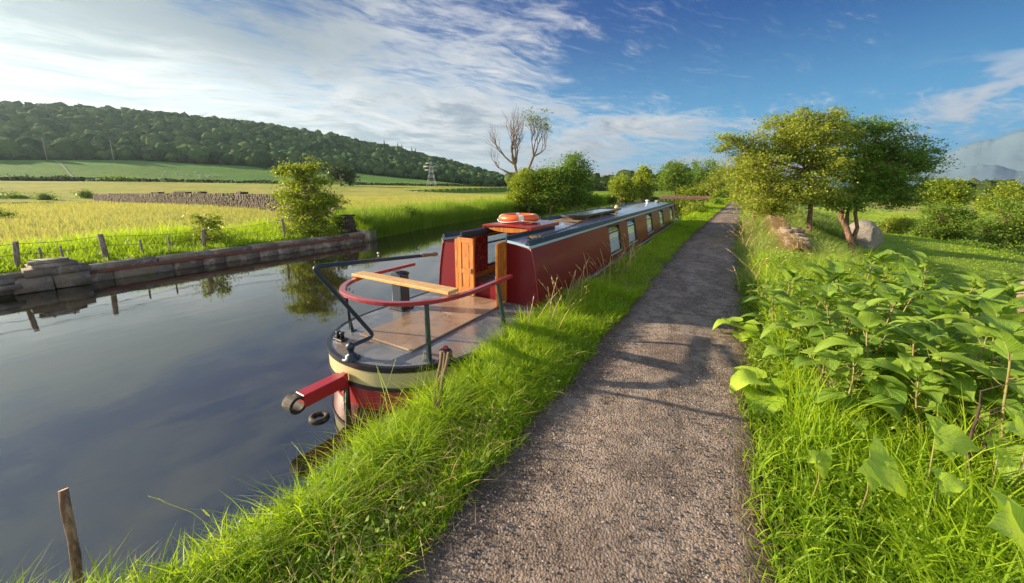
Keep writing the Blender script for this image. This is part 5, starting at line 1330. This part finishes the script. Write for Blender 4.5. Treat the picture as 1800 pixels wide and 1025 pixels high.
def build_far_things():
    r = random.Random(9); M_gal = mat('galvanised_steel', (.42, .44, .46), .5, metal=.6); M_pole = mat('pole_wood', (.30, .27, .24), .9)
    # lattice pylon
    x, y = place(759, 175); g = gz(x, y); s = 175/628; Ht = (318-280)*s+1
    T = thing('pylon', 'grey lattice electricity pylon before the wood at the foot of the hill', 'pylon', (x, y, g)); q = MB()
    lv = [(2.1, 0), (1.5, .28), (1.0, .5), (.7, .68), (.5, .82), (.2, 1.)]
    dx_, dy_ = float(_rt[0]), float(_rt[1]); C4 = [(a*dx_-b*dy_, a*dy_+b*dx_) for a, b in ((1, 1), (-1, 1), (-1, -1), (1, -1))]
    pt = lambda k, i: (x+C4[k % 4][0]*lv[i][0], y+C4[k % 4][1]*lv[i][0], g+lv[i][1]*Ht)
    for i in range(5):
        for k in range(4):
            q.tube([pt(k, i), pt(k, i+1)], .10, 4); q.tube([pt(k, i), pt(k+1, i+1)], .06, 4); q.tube([pt(k+1, i), pt(k, i+1)], .06, 4); q.tube([pt(k, i+1), pt(k+1, i+1)], .06, 4)
    q.build('tower', M_gal, T, True)
    ends = []
    for h, w_ in ((.66, 3.0), (.80, 3.6), (.93, 2.6)):
        q = MB(); q.tube([(x-dx_*w_, y-dy_*w_, g+h*Ht), (x, y, g+h*Ht+.35), (x+dx_*w_, y+dy_*w_, g+h*Ht)], .10, 4); q.tube([(x-dx_*w_, y-dy_*w_, g+h*Ht), (x+dx_*w_, y+dy_*w_, g+h*Ht)], .07, 4); q.build('cross_arm', M_gal, T, True)
    # line poles on the green field
    for u, v, h, lab in ((83, 283, 12, 'pale power pole nearest the left edge before the wood'), (200, 283, 12, 'power pole further right on the green field edge')):
        p = at_R(u, v, 300); g = gz(p[0], p[1]); T = thing('power_pole', lab, 'power pole', (p[0], p[1], g), 'power poles below the wood')
        MB().tube([(p[0], p[1], g-.5), (p[0], p[1], g+h)], [.17, .12], 6).build('pole', M_pole, T, True)
        MB().box((p[0], p[1], g+h-.8), (2.4, .12, .12), rz=YAW).build('cross_arm', M_pole, T, True)
    # wind turbine behind the crest
    R_ = 690.; a = YAW-math.atan((374-900)/638); x, y = CAM[0]-sin(a)*R_, CAM[1]+cos(a)*R_; zt = float((at_R(376, 205.5, R_))[2]); g = gz(x, y)
    T = thing('wind_turbine', 'wind turbine with its blades just showing over the hill top', 'wind turbine', (x, y, g))
    MB().tube([(x, y, g-2), (x, y, zt)], [1., .5], 8).build('tower', M_gal, T, True); MB().tube([(x-1, y, zt), (x+1.2, y, zt)], .6, 8).build('nacelle', M_gal, T, True)
    for k in (28, 152, 270):
        b_ = radians(k); e = (x+dx_*cos(b_)*8.5, y+dy_*cos(b_)*8.5, zt+8.5*sin(b_)); MB().tube([(x, y, zt), e], [.40, .14], 5).build('blade', M_gal, T, True)
    # sheep
    Msh = mat('fleece', (.62, .60, .54), .95); Mf = mat('sheep_face', (.10, .09, .08), .8)
    first = None
    for i in range(26):
        u = r.choice((r.uniform(282, 330), r.uniform(330, 390), r.uniform(345, 388))); p = at_R(u, r.uniform(299, 305), r.uniform(232, 262)); xx, yy = p[0], p[1]; g = gz(xx, yy)
        if first is None:
            T = thing('sheep', 'tiny white sheep grazing on the green field below the wood', 'sheep', (xx, yy, g), 'sheep grazing on the green field'); first = T
            q = MB(); q.lathe((0, 0, .62), [(.05, -.55), (.26, -.46), (.34, -.15), (.34, .2), (.28, .45), (.08, .55)], 10, 'X')
            q.tube([(.50, 0, .72), (.66, 0, .66), (.74, 0, .42)], [.15, .13, .07], 8)
            for sx in (-.34, .34):
                for sy in (-.15, .15): q.tube([(sx, sy, .45), (sx, sy, .22), (sx+.02, sy, 0)], [.09, .05, .045], 6)
            o = q.build('body', Msh, T); o.location = (0, 0, 0); kids = [o]
            q = MB(); q.tube([(.70, 0, .56), (.77, 0, .36)], [.085, .055], 8)
            for sy in (-.11, .11): q.tube([(.68, sy*.6, .66), (.66, sy*1.6, .64)], [.03, .012], 5)
            o = q.build('face', Mf, T); kids.append(o); T.rotation_euler = (0, 0, r.random()*6.28); T.scale = (.7, .7, .7)
        else:
            T = first.copy(); COL.objects.link(T); T.location = (xx, yy, g); T.rotation_euler = (0, 0, r.random()*6.28)
            for c in kids:
                d_ = c.copy(); COL.objects.link(d_); d_.parent = T
    # dark hedges on the field edges
    def hedge(pts, h, wd, label, seed, name='hedge', m=L_far):
        rr = np.random.default_rng(seed); C = []
        for a, c in zip(pts[:-1], pts[1:]):
            L = math.dist(a, c); n = int(L*26)
            for t in rr.random(n):
                x, y = a[0]+(c[0]-a[0])*t+rr.normal(0, wd), a[1]+(c[1]-a[1])*t+rr.normal(0, wd); C.append((x, y, gz(x, y)+h*rr.random()*(.6+.8*float(fbm(x*.2, y*.2)))))
        V = leafquads(np.array(C), .85, .2, rr); tag(link(name, npmesh(name, V, [np.arange(len(V)).reshape(-1, 4)], m, False, tint=np.repeat(rr.random(len(C)), 4))), label, 'hedge')
    pp = lambda lst: [tuple(at_R(u, v, R)[:2]) for u, v, R in lst]
    hedge(pp([(-120, 317, 193), (0, 317, 193), (120, 318, 193), (250, 319, 193), (400, 321, 193), (492, 322, 193)]), 1.3, .25, 'thin dark hedge line between the hay field and the green field', 1)
    hedge(pp([(470, 298, 300), (440, 292, 322)]), 1.5, .4, 'short dark hedge at the corner of the green field under the wood', 2)
    hedge(pp([(622, 321, 192), (720, 323, 192), (800, 327, 192), (870, 329, 192)]), 1.2, .3, 'dark hedge line running from the lone double tree to the thicket', 3)
    for i, (u, w_, lab, m) in enumerate(((40, 20, 'dark bush on the field hedge at the far left', L_far), (112, 22, 'long dark bush on the field hedge below the track', L_far), (205, 26, 'yellowish bush on the field hedge right of the track', L_mid))):
        a = at_R(u, 317, 190); bush('bush', lab, 'bush', u, 190*math.cos(math.atan((u-900)/638)), [(u, 315, w_, 3.5)], 60, 20, .7, m, seed=120+i, cl_r=1.0, tr=.1)
    # pale farm track climbing the green field
    V = []; tr_ = [(148, 316, 194), (135, 308, 215), (122, 300, 245), (110, 292, 280), (95, 284, 318)]
    for u, v, R in tr_:
        for s in (-1.4, 1.4):
            p = at_R(u+s*.9, v, R); V.append((p[0], p[1], gz(p[0], p[1])+.12))
    V2 = []
    for i in range(4):
        for t in np.linspace(0, 1, 9)[:-1]:
            for s in (0, 1):
                a, c = np.array(V[2*i+s]), np.array(V[2*i+2+s]); p = a*(1-t)+c*t; V2.append((p[0], p[1], gz(p[0], p[1])+.15))
    n = len(V2)//2; tag(link('farm_track', npmesh('farm_track', V2, [[(2*i, 2*i+1, 2*i+3, 2*i+2) for i in range(n-1)]], mat('track_dirt', (.30, .27, .20), .95, var=.3, vscale=.5))), kind='structure')
    # mountains on the right horizon
    crest = [(1560, 306), (1620, 300), (1650, 272), (1675, 258), (1700, 250), (1725, 246), (1745, 240), (1765, 232), (1790, 226), (1830, 214), (1900, 222), (2000, 250), (2150, 290), (2300, 318)]
    low = [(1500, 322), (1600, 312), (1660, 302), (1700, 292), (1740, 290), (1780, 300), (1850, 304), (1950, 296), (2100, 312), (2300, 320)]
    Mm = mat('hazed_mountain_side', (.12, .19, .24), .95, var=.2, vscale=.01)  # pale blue base colour: part of the distance haze is painted in
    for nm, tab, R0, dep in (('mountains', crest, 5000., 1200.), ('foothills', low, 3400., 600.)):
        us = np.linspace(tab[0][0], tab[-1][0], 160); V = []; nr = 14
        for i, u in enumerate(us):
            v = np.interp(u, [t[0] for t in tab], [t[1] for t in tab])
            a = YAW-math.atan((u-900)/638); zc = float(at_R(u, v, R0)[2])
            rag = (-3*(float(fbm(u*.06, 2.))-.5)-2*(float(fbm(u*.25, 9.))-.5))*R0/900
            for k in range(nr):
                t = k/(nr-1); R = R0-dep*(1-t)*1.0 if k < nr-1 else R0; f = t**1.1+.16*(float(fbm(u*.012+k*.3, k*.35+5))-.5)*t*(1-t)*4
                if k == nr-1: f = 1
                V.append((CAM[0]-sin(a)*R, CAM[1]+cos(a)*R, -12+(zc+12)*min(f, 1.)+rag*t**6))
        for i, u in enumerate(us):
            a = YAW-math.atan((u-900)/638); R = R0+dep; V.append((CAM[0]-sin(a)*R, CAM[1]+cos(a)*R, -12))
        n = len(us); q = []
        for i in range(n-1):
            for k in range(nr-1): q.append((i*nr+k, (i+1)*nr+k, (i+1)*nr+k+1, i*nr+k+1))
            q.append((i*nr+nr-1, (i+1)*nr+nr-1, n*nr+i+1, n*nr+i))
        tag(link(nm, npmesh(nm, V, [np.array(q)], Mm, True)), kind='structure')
build_far_things()

# ------------------------------------------------------------------ big leaved plants right of the path
def leafmat2(name, c1, c2, tc):
    m = bpy.data.materials.new(name); m.use_nodes = True; t = NT(m.node_tree)
    uv = t.n('ShaderNodeAttribute', attribute_name='lu').outputs['Vector']; s = t.n('ShaderNodeSeparateXYZ', ins={0: uv}).outputs
    side = t.m('ABSOLUTE', s[0]); rib = t.ss(side, .05, .02)
    vein = t.m('ABSOLUTE', t.m('SUBTRACT', t.m('FRACT', t.m('MULTIPLY', t.m('SUBTRACT', s[1], t.m('MULTIPLY', side, .38)), 6.5)), .5))
    vn = t.ss(vein, .09, .02); o = t.n('ShaderNodeTexCoord').outputs['Object']
    c = t.mix(s[2], c1, c2); c = t.mix(t.ss(t.noise(o, 14, 5, .7), .4, .7, 0., .4), c, t.mix(1., c, (.6, .75, .5), 'MULTIPLY'))
    c = t.mix(t.m('MAXIMUM', rib, t.m('MULTIPLY', vn, .45)), c, (.42, .50, .16))
    h = t.m('ADD', t.m('MULTIPLY', vn, -.6), t.noise(o, 60, 3))
    nb = t.bump(h, .7, .004)
    p = t.n('ShaderNodeBsdfPrincipled', ins={'Base Color': c, 'Roughness': .45, 'Specular IOR Level': .35, 'Normal': nb})
    tr = t.n('ShaderNodeBsdfTranslucent', ins={'Color': t.mix(.5, c, tc), 'Normal': nb})
    t.n('ShaderNodeOutputMaterial', ins={0: t.n('ShaderNodeMixShader', ins={0: .35, 1: p, 2: tr})}); MATS[name] = m; return m
L_big = leafmat2('broad_leaf', (.11, .23, .025), (.32, .47, .06), (.48, .66, .04))
L_butter = leafmat2('pale_broad_leaf', (.32, .50, .03), (.46, .64, .06), (.62, .80, .04))
M_stem = mat('green_stem', (.22, .20, .07), .6, var=.4, vscale=6, dark=(.20, .07, .04), dscale=5)
M_dstem = mat('dark_stem', (.060, .035, .025), .85, var=.5, vscale=20, bump=.5)
def leaf_geo(base, d, up, L, Wd, droop, cup, shape, tint, r, acc):
    """one leaf: a bent, veined sheet with a toothed edge"""
    d = np.array(d, float); d /= np.linalg.norm(d); up = np.array(up, float); up -= d*(up@d); up /= np.linalg.norm(up); sd = np.cross(d, up)
    nu, nv = 8, 10; V = []; A = []; ph = r.random()*6
    for j in range(nv+1):
        t = j/nv; th = droop*t*t
        cen = base+d*L*(t-.25*droop*t*t)+(-up)*L*.5*th*t
        if shape == 'ovate': w_ = (sin(pi*min(1, t**.72)))**.75*Wd*.5*(1-.25*t)
        elif shape == 'heart': w_ = Wd*.5*(1-t**2.2)**.6*(1 if t > .12 else .82+1.5*t)
        else: w_ = Wd*.5*max(.03, (1-t**1.6))*(.72+.38*abs(cos(t*pi*2.3)))
        w_ = max(w_, .002)*(1+.06*sin(j*4.2+ph))
        for i in range(nu+1):
            s = 2*i/nu-1; back = 0
            if shape != 'ovate' and t < .15: back = -L*.16*abs(s)*(1-t/.15)
            wav = .03*L*sin(t*9+ph+s*2)*abs(s)
            p = cen+sd*w_*s+up*(cup*abs(s)**1.5*w_+wav)+d*back
            V.append(p); A.append((s*w_/(Wd*.5)*1.0 if False else s, t, tint))
    k = len(acc[0]); acc[0].extend(V); acc[1].extend(A)
    for j in range(nv):
        for i in range(nu): a = k+j*(nu+1)+i; acc[2].append((a, a+1, a+nu+2, a+nu+1))
def leaf_mesh(name, acc, m, parent, world=True):
    me = npmesh(name, np.array(acc[0]), [np.array(acc[2])], m, True)
    a = me.attributes.new('lu', 'FLOAT_VECTOR', 'POINT'); a.data.foreach_set('vector', np.array(acc[1], np.float32).ravel())
    return link(name, me, parent, world)
def big_plant(x, y, h, label, seed, lean=(0, 0), nl=9, Ls=.24, m=None, stem=None, shape='ovate', group='big leaved plants right of the path', name='leafy_plant'):
    r = random.Random(seed); g = gz(x, y); T = thing(name, label, 'plant', (x, y, g), group); b0 = np.array((x, y, g-.02)); top = np.array((x+lean[0], y+lean[1], g+h))
    pts = [b0+(top-b0)*t+np.array((lean[0], lean[1], 0))*(t*t-t)*.8+np.array((.012*sin(t*8+seed), .012*cos(t*7), 0)) for t in np.linspace(0, 1, 9)]
    q = MB().tube(pts, list(np.linspace(.0085, .0045, 9)), 7); acc = ([], [], []); a = r.random()*6.28
    for i in range(nl):
        t = .22+.78*(i/(nl-1))**.8; p = pts[0]+0
        f = t*8; i0 = min(7, int(f)); p = pts[i0]+(pts[i0+1]-pts[i0])*(f-i0)
        a += 2.4+r.uniform(-.3, .3); el = r.uniform(.05, .75)+.45*(t > .85); d = np.array((cos(a)*cos(el), sin(a)*cos(el), sin(el)))
        pet = (.10*(1-t)+.03)*r.uniform(.7, 1.4); e = p+d*pet+np.array((0, 0, .01)); q.tube([p, (p+e)/2+np.array((0, 0, -.006)), e], [.0035, .003, .0022], 5)
        L = Ls*(.65+.5*r.random())*(1.15-.35*(t > .9)); d2 = d.copy(); d2[2] -= .12
        leaf_geo(e, d2, (0, 0, 1), L, L*r.uniform(.50, .68), r.uniform(.3, 1.0), r.uniform(.10, .35), shape, r.random(), r, acc)
    for i in range(6):                                        # small leaves at the tip
        a += 2.4; el = r.uniform(.6, 1.2); d = np.array((cos(a)*cos(el), sin(a)*cos(el), sin(el))); L = Ls*.5*r.uniform(.6, 1.1)
        leaf_geo(pts[-1], d, (cos(a+pi)*.8, sin(a+pi)*.8, .6), L, L*.42, r.uniform(.2, .7), .3, 'ovate', .4+.6*r.random(), r, acc)
    q.build('stem', stem or M_stem, T, True); leaf_mesh('leaves', acc, m or L_big, T); return T
def build_plants():
    S_ = [(1400, 545, .66, 'leafy plant nearest the bend of the path edge, below the straight trunk'), (1372, 520, .60, 'low leafy plant at the front left corner of the clump'), (1432, 498, .78, 'leafy plant directly under the straight pale trunk'),
          (1470, 530, .80, 'bright leafy plant in front of the one under the straight trunk'), (1492, 492, .84, 'leafy plant directly under the forked trunk'), (1548, 480, .86, 'leafy plant with a fanned top just under the boulder'),
          (1560, 530, .84, 'tall plant with drooping leaves in the middle of the clump'), (1605, 476, .92, 'leafy plant between the boulder and the meadow bushes'), (1640, 470, .95, 'leafy plant with an upright fan of leaves against the green meadow'),
          (1650, 540, .88, 'broad plant with dark shaded leaves below the upright fan'), (1700, 540, .88, 'leafy plant beside the flat sandy rock'), (1735, 505, .96, 'tall leafy plant standing against the hillock'),
          (1770, 560, .92, 'leafy plant left of the tan rock'), (1790, 520, 1.0, 'tallest leafy plant directly under the tan rock'), (1812, 610, .9, 'plant cut by the right edge of the picture above the dark stems'),
          (1520, 580, .70, 'half hidden plant behind the pale arching stem'), (1610, 600, .70, 'shorter plant among the red stems'), (1450, 590, .62, 'shorter plant near the yellow green path leaves'), (1690, 620, .72, 'shorter plant in front of the flat sandy rock'), (1340, 500, .45, 'small leafy plant at the edge of the pale grass'),
          (1585, 510, .80, 'slender plant squeezed behind the drooping leaves'), (1515, 520, .76, 'slender plant in front of the forked trunk plant'), (1750, 640, .66, 'low plant at the foot of the tall right hand pair'), (1680, 500, .84, 'slender plant between the upright fan and the hillock plant'),
          (1385, 490, .70, 'plant standing between the pale grass and the straight trunk'), (1415, 520, .74, 'plant wedged between the path bend and the straight trunk'), (1455, 480, .80, 'plant halfway between the straight and the forked trunk'), (1525, 462, .90, 'plant whose top just covers the foot of the boulder'),
          (1575, 460, .94, 'plant rising right of the boulder foot'), (1430, 560, .68, 'plant just behind the thin dark leaning stem'), (1490, 555, .74, 'plant left of the pale arching stem'), (1560, 590, .74, 'plant at the heart of the clump above the large lobed leaf'),
          (1640, 660, .60, 'plant above the pale lobed leaf'), (1720, 590, .84, 'plant directly above the leaning dark stem'), (1500, 640, .56, 'short plant at the front of the clump above the grass'), (1765, 480, .98, 'plant next to the tan rock on its left')]
    for i, (u, v, h, lab) in enumerate(S_):
        p = at_z(u, v, h-.1); big_plant(p[0], p[1], h, lab, 200+i, (random.Random(i).uniform(-.12, .12), random.Random(i+50).uniform(-.12, .06)), 13 if i % 3 else 17, .29 if h > .7 else .23)
    # yellow green butterbur leaves at the path edge
    for i, (u, v, s, lab) in enumerate(((1345, 672, .30, 'large crinkled yellow green leaf clump lying at the path edge'), (1302, 572, .24, 'yellow green leaf clump at the path edge where the shade ends'), (1340, 580, .22, 'yellow green leaf clump just behind the one at the shade edge'))):
        p = at_z(u, v, .06); r = random.Random(300+i); g = gz(p[0], p[1]); T = thing('butterbur', lab, 'plant', (p[0], p[1], g), 'yellow green leaf clumps at the path edge'); acc = ([], [], []); q = MB()
        for k in range(6):
            a = k*1.1+r.random()*.5; rad = r.uniform(.03, .12); e = np.array((p[0]+cos(a)*rad, p[1]+sin(a)*rad, g+r.uniform(.07, .19))); q.tube([(p[0], p[1], g-.02), tuple(e)], [.005, .003], 6)
            leaf_geo(e, (cos(a), sin(a), -.05+.25*r.random()), (0, 0, 1), s*r.uniform(.65, 1.0), s*r.uniform(.8, 1.1), r.uniform(.4, 1.1), .22, 'heart', r.random(), r, acc)
        q.build('stalk', M_stem, T, True); leaf_mesh('leaves', acc, L_butter, T)
    # single lobed leaves on long stalks in the foreground
    for i, (u, v, z, L, ang, lab) in enumerate(((1530, 805, .34, .26, -.9, 'single large lobed leaf hanging on a stalk in the foreground grass'), (1440, 795, .28, .15, -1.5, 'small drooping leaf left of the large lobed leaf'), (1645, 762, .42, .22, -.3, 'pale lobed leaf held level beside the dark stems'),
                                            (1755, 800, .30, .11, -.6, 'little pale leaf in front of the small pinkish stone'), (1810, 760, .46, .24, 2.7, 'pale leaf entering from the right edge'), (1650, 845, .26, .13, 0., 'small toothed leaf low in front of the dark stems'), (1800, 935, .24, .30, 2.6, 'big shaded leaf near the lower right corner'))):
        p = at_z(u, v, z); r = random.Random(400+i); g = gz(p[0], p[1]); T = thing('lobed_leaf_plant', lab, 'plant', (p[0], p[1]+.05, g), 'single lobed leaves on stalks in the foreground'); acc = ([], [], [])
        dv = _rt*cos(ang)+(-_fw)*.35+np.array((0, 0, 1))*sin(ang)*.8; upv = np.array((0, 0, 1.))*.7-_fw*.9
        leaf_geo(np.array(p), dv, upv, L, L*.80, .35, .12, 'lobed', .8, r, acc)
        for sg in (-1, 1): leaf_geo(np.array(p), dv*.55+sg*np.cross(dv, upv)*.8, upv, L*.62, L*.42, .3, .12, 'ovate', .8, r, acc)
        MB().tube([(p[0]+.02, p[1]+.08, g-.02), (p[0]+.03, p[1]+.05, (g+p[2])/2), tuple(p)], [.005, .004, .003], 6).build('stalk', M_stem, T, True); leaf_mesh('leaf', acc, L_butter, T)
    # dark woody stems
    for i, (a, c, w_, lab, m) in enumerate((((1690, 905), (1722, 690), .011, 'dark woody stem leaning at the right of the foreground', M_dstem), ((1725, 880), (1735, 730), .010, 'shorter dark woody stem beside the leaning one', M_dstem), ((1478, 760), (1440, 640), .007, 'thin dark leaning stem left of the large lobed leaf', M_dstem), ((1480, 765), (1462, 660), .006, 'reddish stem beside the thin dark leaning stem', M_stem), ((1636, 800), (1610, 640), .007, 'red brown stem in the middle of the foreground grass', M_stem))):
        p = at_z(a[0], a[1], -.06); D = float((np.array(p)-CAM)@_fw); e = CAM+ray(*c)*(D+.12); r = random.Random(i)
        pts = [tuple(np.array(p)*(1-t)+e*t+np.array((.012*sin(t*9+i), .01*cos(t*8), 0))) for t in np.linspace(0, 1, 10)]
        q = MB().tube(pts, list(np.linspace(w_, w_*.5, 10)), 7)
        for k in (4, 6, 8):
            s = Vector(pts[k]); q.tube([s, s+Vector((r.uniform(-.1, .1), r.uniform(-.08, .08), .08)), s+Vector((r.uniform(-.16, .16), r.uniform(-.1, .1), .2))], [w_*.4, w_*.3, w_*.15], 5)
        tag(q.build('woody_stem', m), lab, 'plant stem', 'bare stems among the foreground plants')
    # small herb leaves filling the floor
    r = rg; N = 60000; y = -4.6+9.5*r.random(N); x = pr_(y)+.05+3.2*r.random(N); cl = fbm(x*3+9, y*3)
    z = ground(x, y)+(.02+(.34+.5*sstep(y, -1.6, -.4))*cl*r.random(N))*np.clip((x-pr_(y))*2.5, .15, 1); V = leafquads(np.stack([x, y, z], -1), .026+.03*sstep(y, -1.6, 0), .4, r, .34)
    stuff(link('undergrowth', npmesh('undergrowth', V, [np.arange(4*N).reshape(-1, 4)], L_mid, False, tint=np.repeat(np.clip(cl+.5*r.random(N), 0, 1), 4))), 'small leaved herbs carpeting the ground among the big plants', 'undergrowth')
build_plants()

# ------------------------------------------------------------------ the air
def build_haze():
    R = 7600; q = MB().box((CAM[0], CAM[1], 400), (2*R, 2*R, 0), bev=0); me = bpy.data.meshes.new('haze')
    lo, hi = -40., 545.; vs = [(CAM[0]+a*R, CAM[1]+b_*R, z) for z in (lo, hi) for b_ in (-1, 1) for a in (-1, 1)]
    me.from_pydata(vs, [], [(0, 2, 3, 1), (4, 5, 7, 6), (0, 1, 5, 4), (2, 6, 7, 3), (0, 4, 6, 2), (1, 3, 7, 5)])
    m = bpy.data.materials.new('haze'); m.use_nodes = True; t = NT(m.node_tree)
    v = t.n('ShaderNodeVolumePrincipled', ins={'Color': (.60, .84, 1.0), 'Density': HAZE, 'Anisotropy': .5})
    o = t.n('ShaderNodeOutputMaterial'); t.t.links.new(v.outputs[0], o.inputs['Volume']); me.materials.append(m)
    tag(link('haze', me), 'thin morning haze lying over the valley and the hills', 'haze', kind='stuff')
HAZE = .00011
build_haze()
